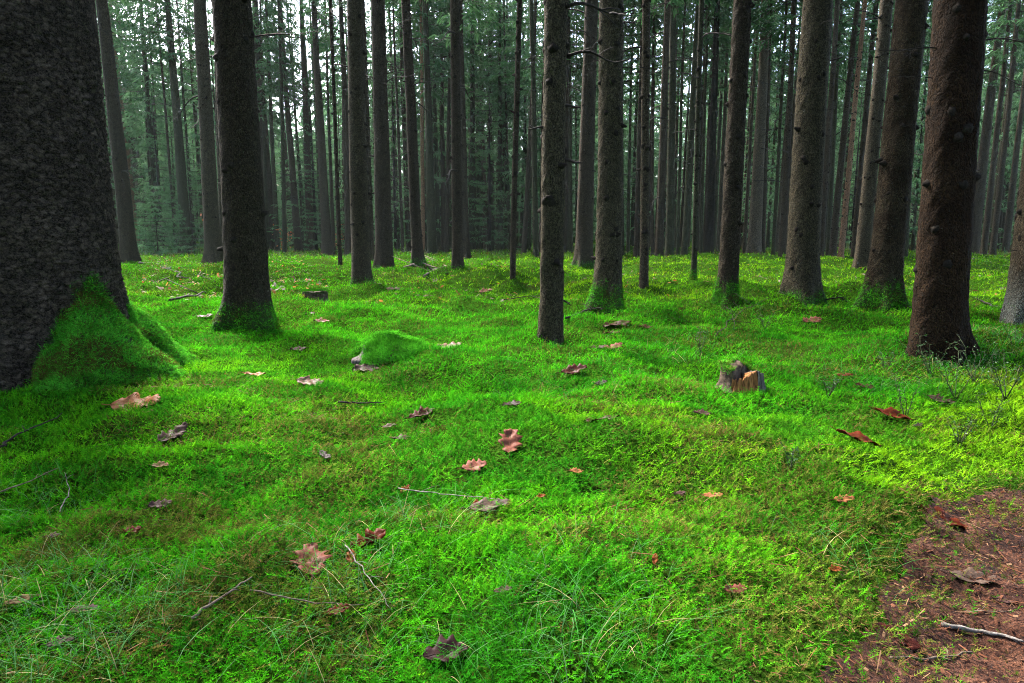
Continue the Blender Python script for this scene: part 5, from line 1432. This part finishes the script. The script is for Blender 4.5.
# ------------------------------------------------------------------ the wood beyond and around
def wood():
    """tall spruces further off and unseen ones round the viewer, one mass: trunks, high crowns, lower feathery spruces"""
    rg_ = np.random.default_rng(12)
    tv, tf, toff = [], [], 0; cv, cf, coff = [], [], 0
    G = [crown_geo(800 + s_, 24, z0, 2.6, 28, 5, 22, .50, .06) for s_, z0 in enumerate((5.5, 8, 11))]
    G2 = [crown_geo(830 + s_, 15, z0, 2.5, 24, 5, 24, .42, .05, droop=.28) for s_, z0 in enumerate((.6, 1.5, 3.0))]
    G3 = [crown_geo(860 + s_, 15, .2, 2.9, 22, 5, 17, .62, .10, droop=.25) for s_ in range(3)]
    pos = []
    def far_enough(x, y, m_):
        return all((x - a) ** 2 + (y - b_) ** 2 > m_ * m_ for a, b_ in pos)
    tries = 0
    while len(pos) < 760 and tries < 60000:
        tries += 1
        y = 46 + 104 * rg_.random() ** .8; x = rg_.uniform(-1, 1) * (.85 * y + 6)
        if far_enough(x, y, 2.2): pos.append((x, y))
    tries = 0; n0 = len(pos)
    while len(pos) < n0 + 75 and tries < 6000:     # unseen trees added beside and behind the viewer to block sky light
        tries += 1
        a = rg_.uniform(0, 6.283); r_ = rg_.uniform(5, 34); x, y = r_ * math.cos(a), r_ * math.sin(a)
        if abs(x) < .95 * y + 2.2 and y > -1: continue
        if path_sdf(np.array([x]), np.array([y]))[0] < .6 or (y < 0 and abs(x) < 1.5): continue
        if far_enough(x, y, 3.2): pos.append((x, y))
    for i_, (x, y) in enumerate(pos):
        z = float(terrain(np.array([x]), np.array([y]))[0])
        low = y > 46 and (rg_.random() < (.55 if y < 70 else .95))
        ipx = 512 + F * x / max(y, 1)
        gap = y > 46 and 282 < ipx < 330
        low = low or gap
        h = (rg_.uniform(11, 18) if y < 75 else rg_.uniform(17, 31)) if low else rg_.uniform(20, 27)
        if gap: h = min(h, .16 * y)
        r_ = rg_.uniform(.09, .13) if low else rg_.uniform(.12, .24)
        k = 9; zz = np.linspace(-.3, h, 8)
        lx, ly = rg_.normal(0, .012, 2)
        th = np.arange(k) / k * 6.2832
        rr = r_ * (1 - .82 * np.clip(zz, 0, h) / h) * (1 + .4 * np.exp(-np.clip(zz, 0, h) * 3))
        V_ = np.stack([x + lx * zz[:, None] + np.cos(th)[None] * rr[:, None], y + ly * zz[:, None] + np.sin(th)[None] * rr[:, None], z + zz[:, None] + 0 * th[None]], -1).reshape(-1, 3)
        ii = np.arange(7)[:, None] * k; j = np.arange(k)[None]; j2 = (j + 1) % k
        q = np.stack([ii + j, ii + j2, ii + k + j2, ii + k + j], -1).reshape(-1, 4)
        tv.append(V_); tf.append(q + toff); toff += len(V_)
        g = (G3 if low and y > 85 else G2 if low else G)[rg_.integers(0, 3)]; s_ = h / (15 if low else 24); a = rg_.uniform(0, 6.283)
        rot = np.array([[math.cos(a), -math.sin(a), 0], [math.sin(a), math.cos(a), 0], [0, 0, 1]])
        for part_i in (0,):
            V_, F_ = g[part_i]
            Vp = V_ @ rot.T * np.array([1 + .35 * (low and y > 75), 1 + .35 * (low and y > 75), s_]); Vp = Vp + np.array([x, y, z]) + np.stack([lx * Vp[:, 2], ly * Vp[:, 2], 0 * Vp[:, 2]], -1)
            cv.append(Vp); cf.append(F_ + coff); coff += len(Vp)
    V1, Q1 = np.vstack(tv), np.vstack(tf); V2, F2 = np.vstack(cv), np.vstack(cf)
    o = mesh_obj('surrounding_forest', np.vstack([V1, V2]), [Q1, F2 + len(V1)], [BARK['green'], M_needle_far], None, None, False, np.r_[np.zeros(len(Q1), int), np.ones(len(F2), int)])
    tag(o, 'dense dark spruce wood closing the view, with unseen trees added around to block light', 'forest', kind='stuff')
wood()

# ------------------------------------------------------------------ light
SUN_EL, SUN_AZ = R(50), R(-36)      # azimuth from +Y towards -X: behind the wood, a little to the left
w = bpy.data.worlds.new('World'); scene.world = w; w.use_nodes = True
nt = w.node_tree; nt.nodes.clear()
sky = nt.nodes.new('ShaderNodeTexSky'); sky.sky_type = 'NISHITA'; sky.sun_disc = False
sky.sun_elevation = SUN_EL; sky.sun_rotation = SUN_AZ; sky.air_density = 1.0; sky.dust_density = 3.0; sky.ozone_density = 1.0
bg = nt.nodes.new('ShaderNodeBackground'); bg.inputs[1].default_value = .07
wo = nt.nodes.new('ShaderNodeOutputWorld')
L(nt, sky.outputs[0], bg.inputs[0]); L(nt, bg.outputs[0], wo.inputs[0])
sl = bpy.data.lights.new('sun', 'SUN'); sl.energy = 2.2; sl.angle = R(15); sl.color = (1, .95, .88)
so = bpy.data.objects.new('sun', sl); col.objects.link(so)
dirv = Vector((math.sin(SUN_AZ) * math.cos(SUN_EL), math.cos(SUN_AZ) * math.cos(SUN_EL), math.sin(SUN_EL)))
so.rotation_euler = dirv.to_track_quat('Z', 'Y').to_euler()

vs = scene.view_settings
vs.view_transform = 'Standard'; vs.look = 'None'; vs.gamma = 1.0; vs.exposure = 4.68
cy = scene.cycles
cy.max_bounces = 5; cy.diffuse_bounces = 3; cy.glossy_bounces = 1; cy.transmission_bounces = 3; cy.transparent_max_bounces = 4
cy.caustics_reflective = False; cy.caustics_refractive = False; cy.sample_clamp_indirect = 6
cy.use_denoising = True; cy.denoising_prefilter = 'NONE'; cy.filter_width = 1.0

# ------------------------------------------------------------------ the hazy air of the wood
HAZE = .00012
bpy.ops.mesh.primitive_cube_add(size=1, location=(0, 20, 18))
hz = bpy.context.object; hz.name = 'haze'; hz.scale = (460, 500, 46)
m, nt, out = newmat('hazy_air')
pv = nt.nodes.new('ShaderNodeVolumePrincipled'); pv.inputs['Color'].default_value = (.80, .95, .88, 1); pv.inputs['Density'].default_value = HAZE
L(nt, pv.outputs[0], out.inputs['Volume']); hz.data.materials.append(m)
tag(hz, 'thin pale haze hanging between the far trunks', 'haze', kind='stuff')
cy.volume_bounces = 0
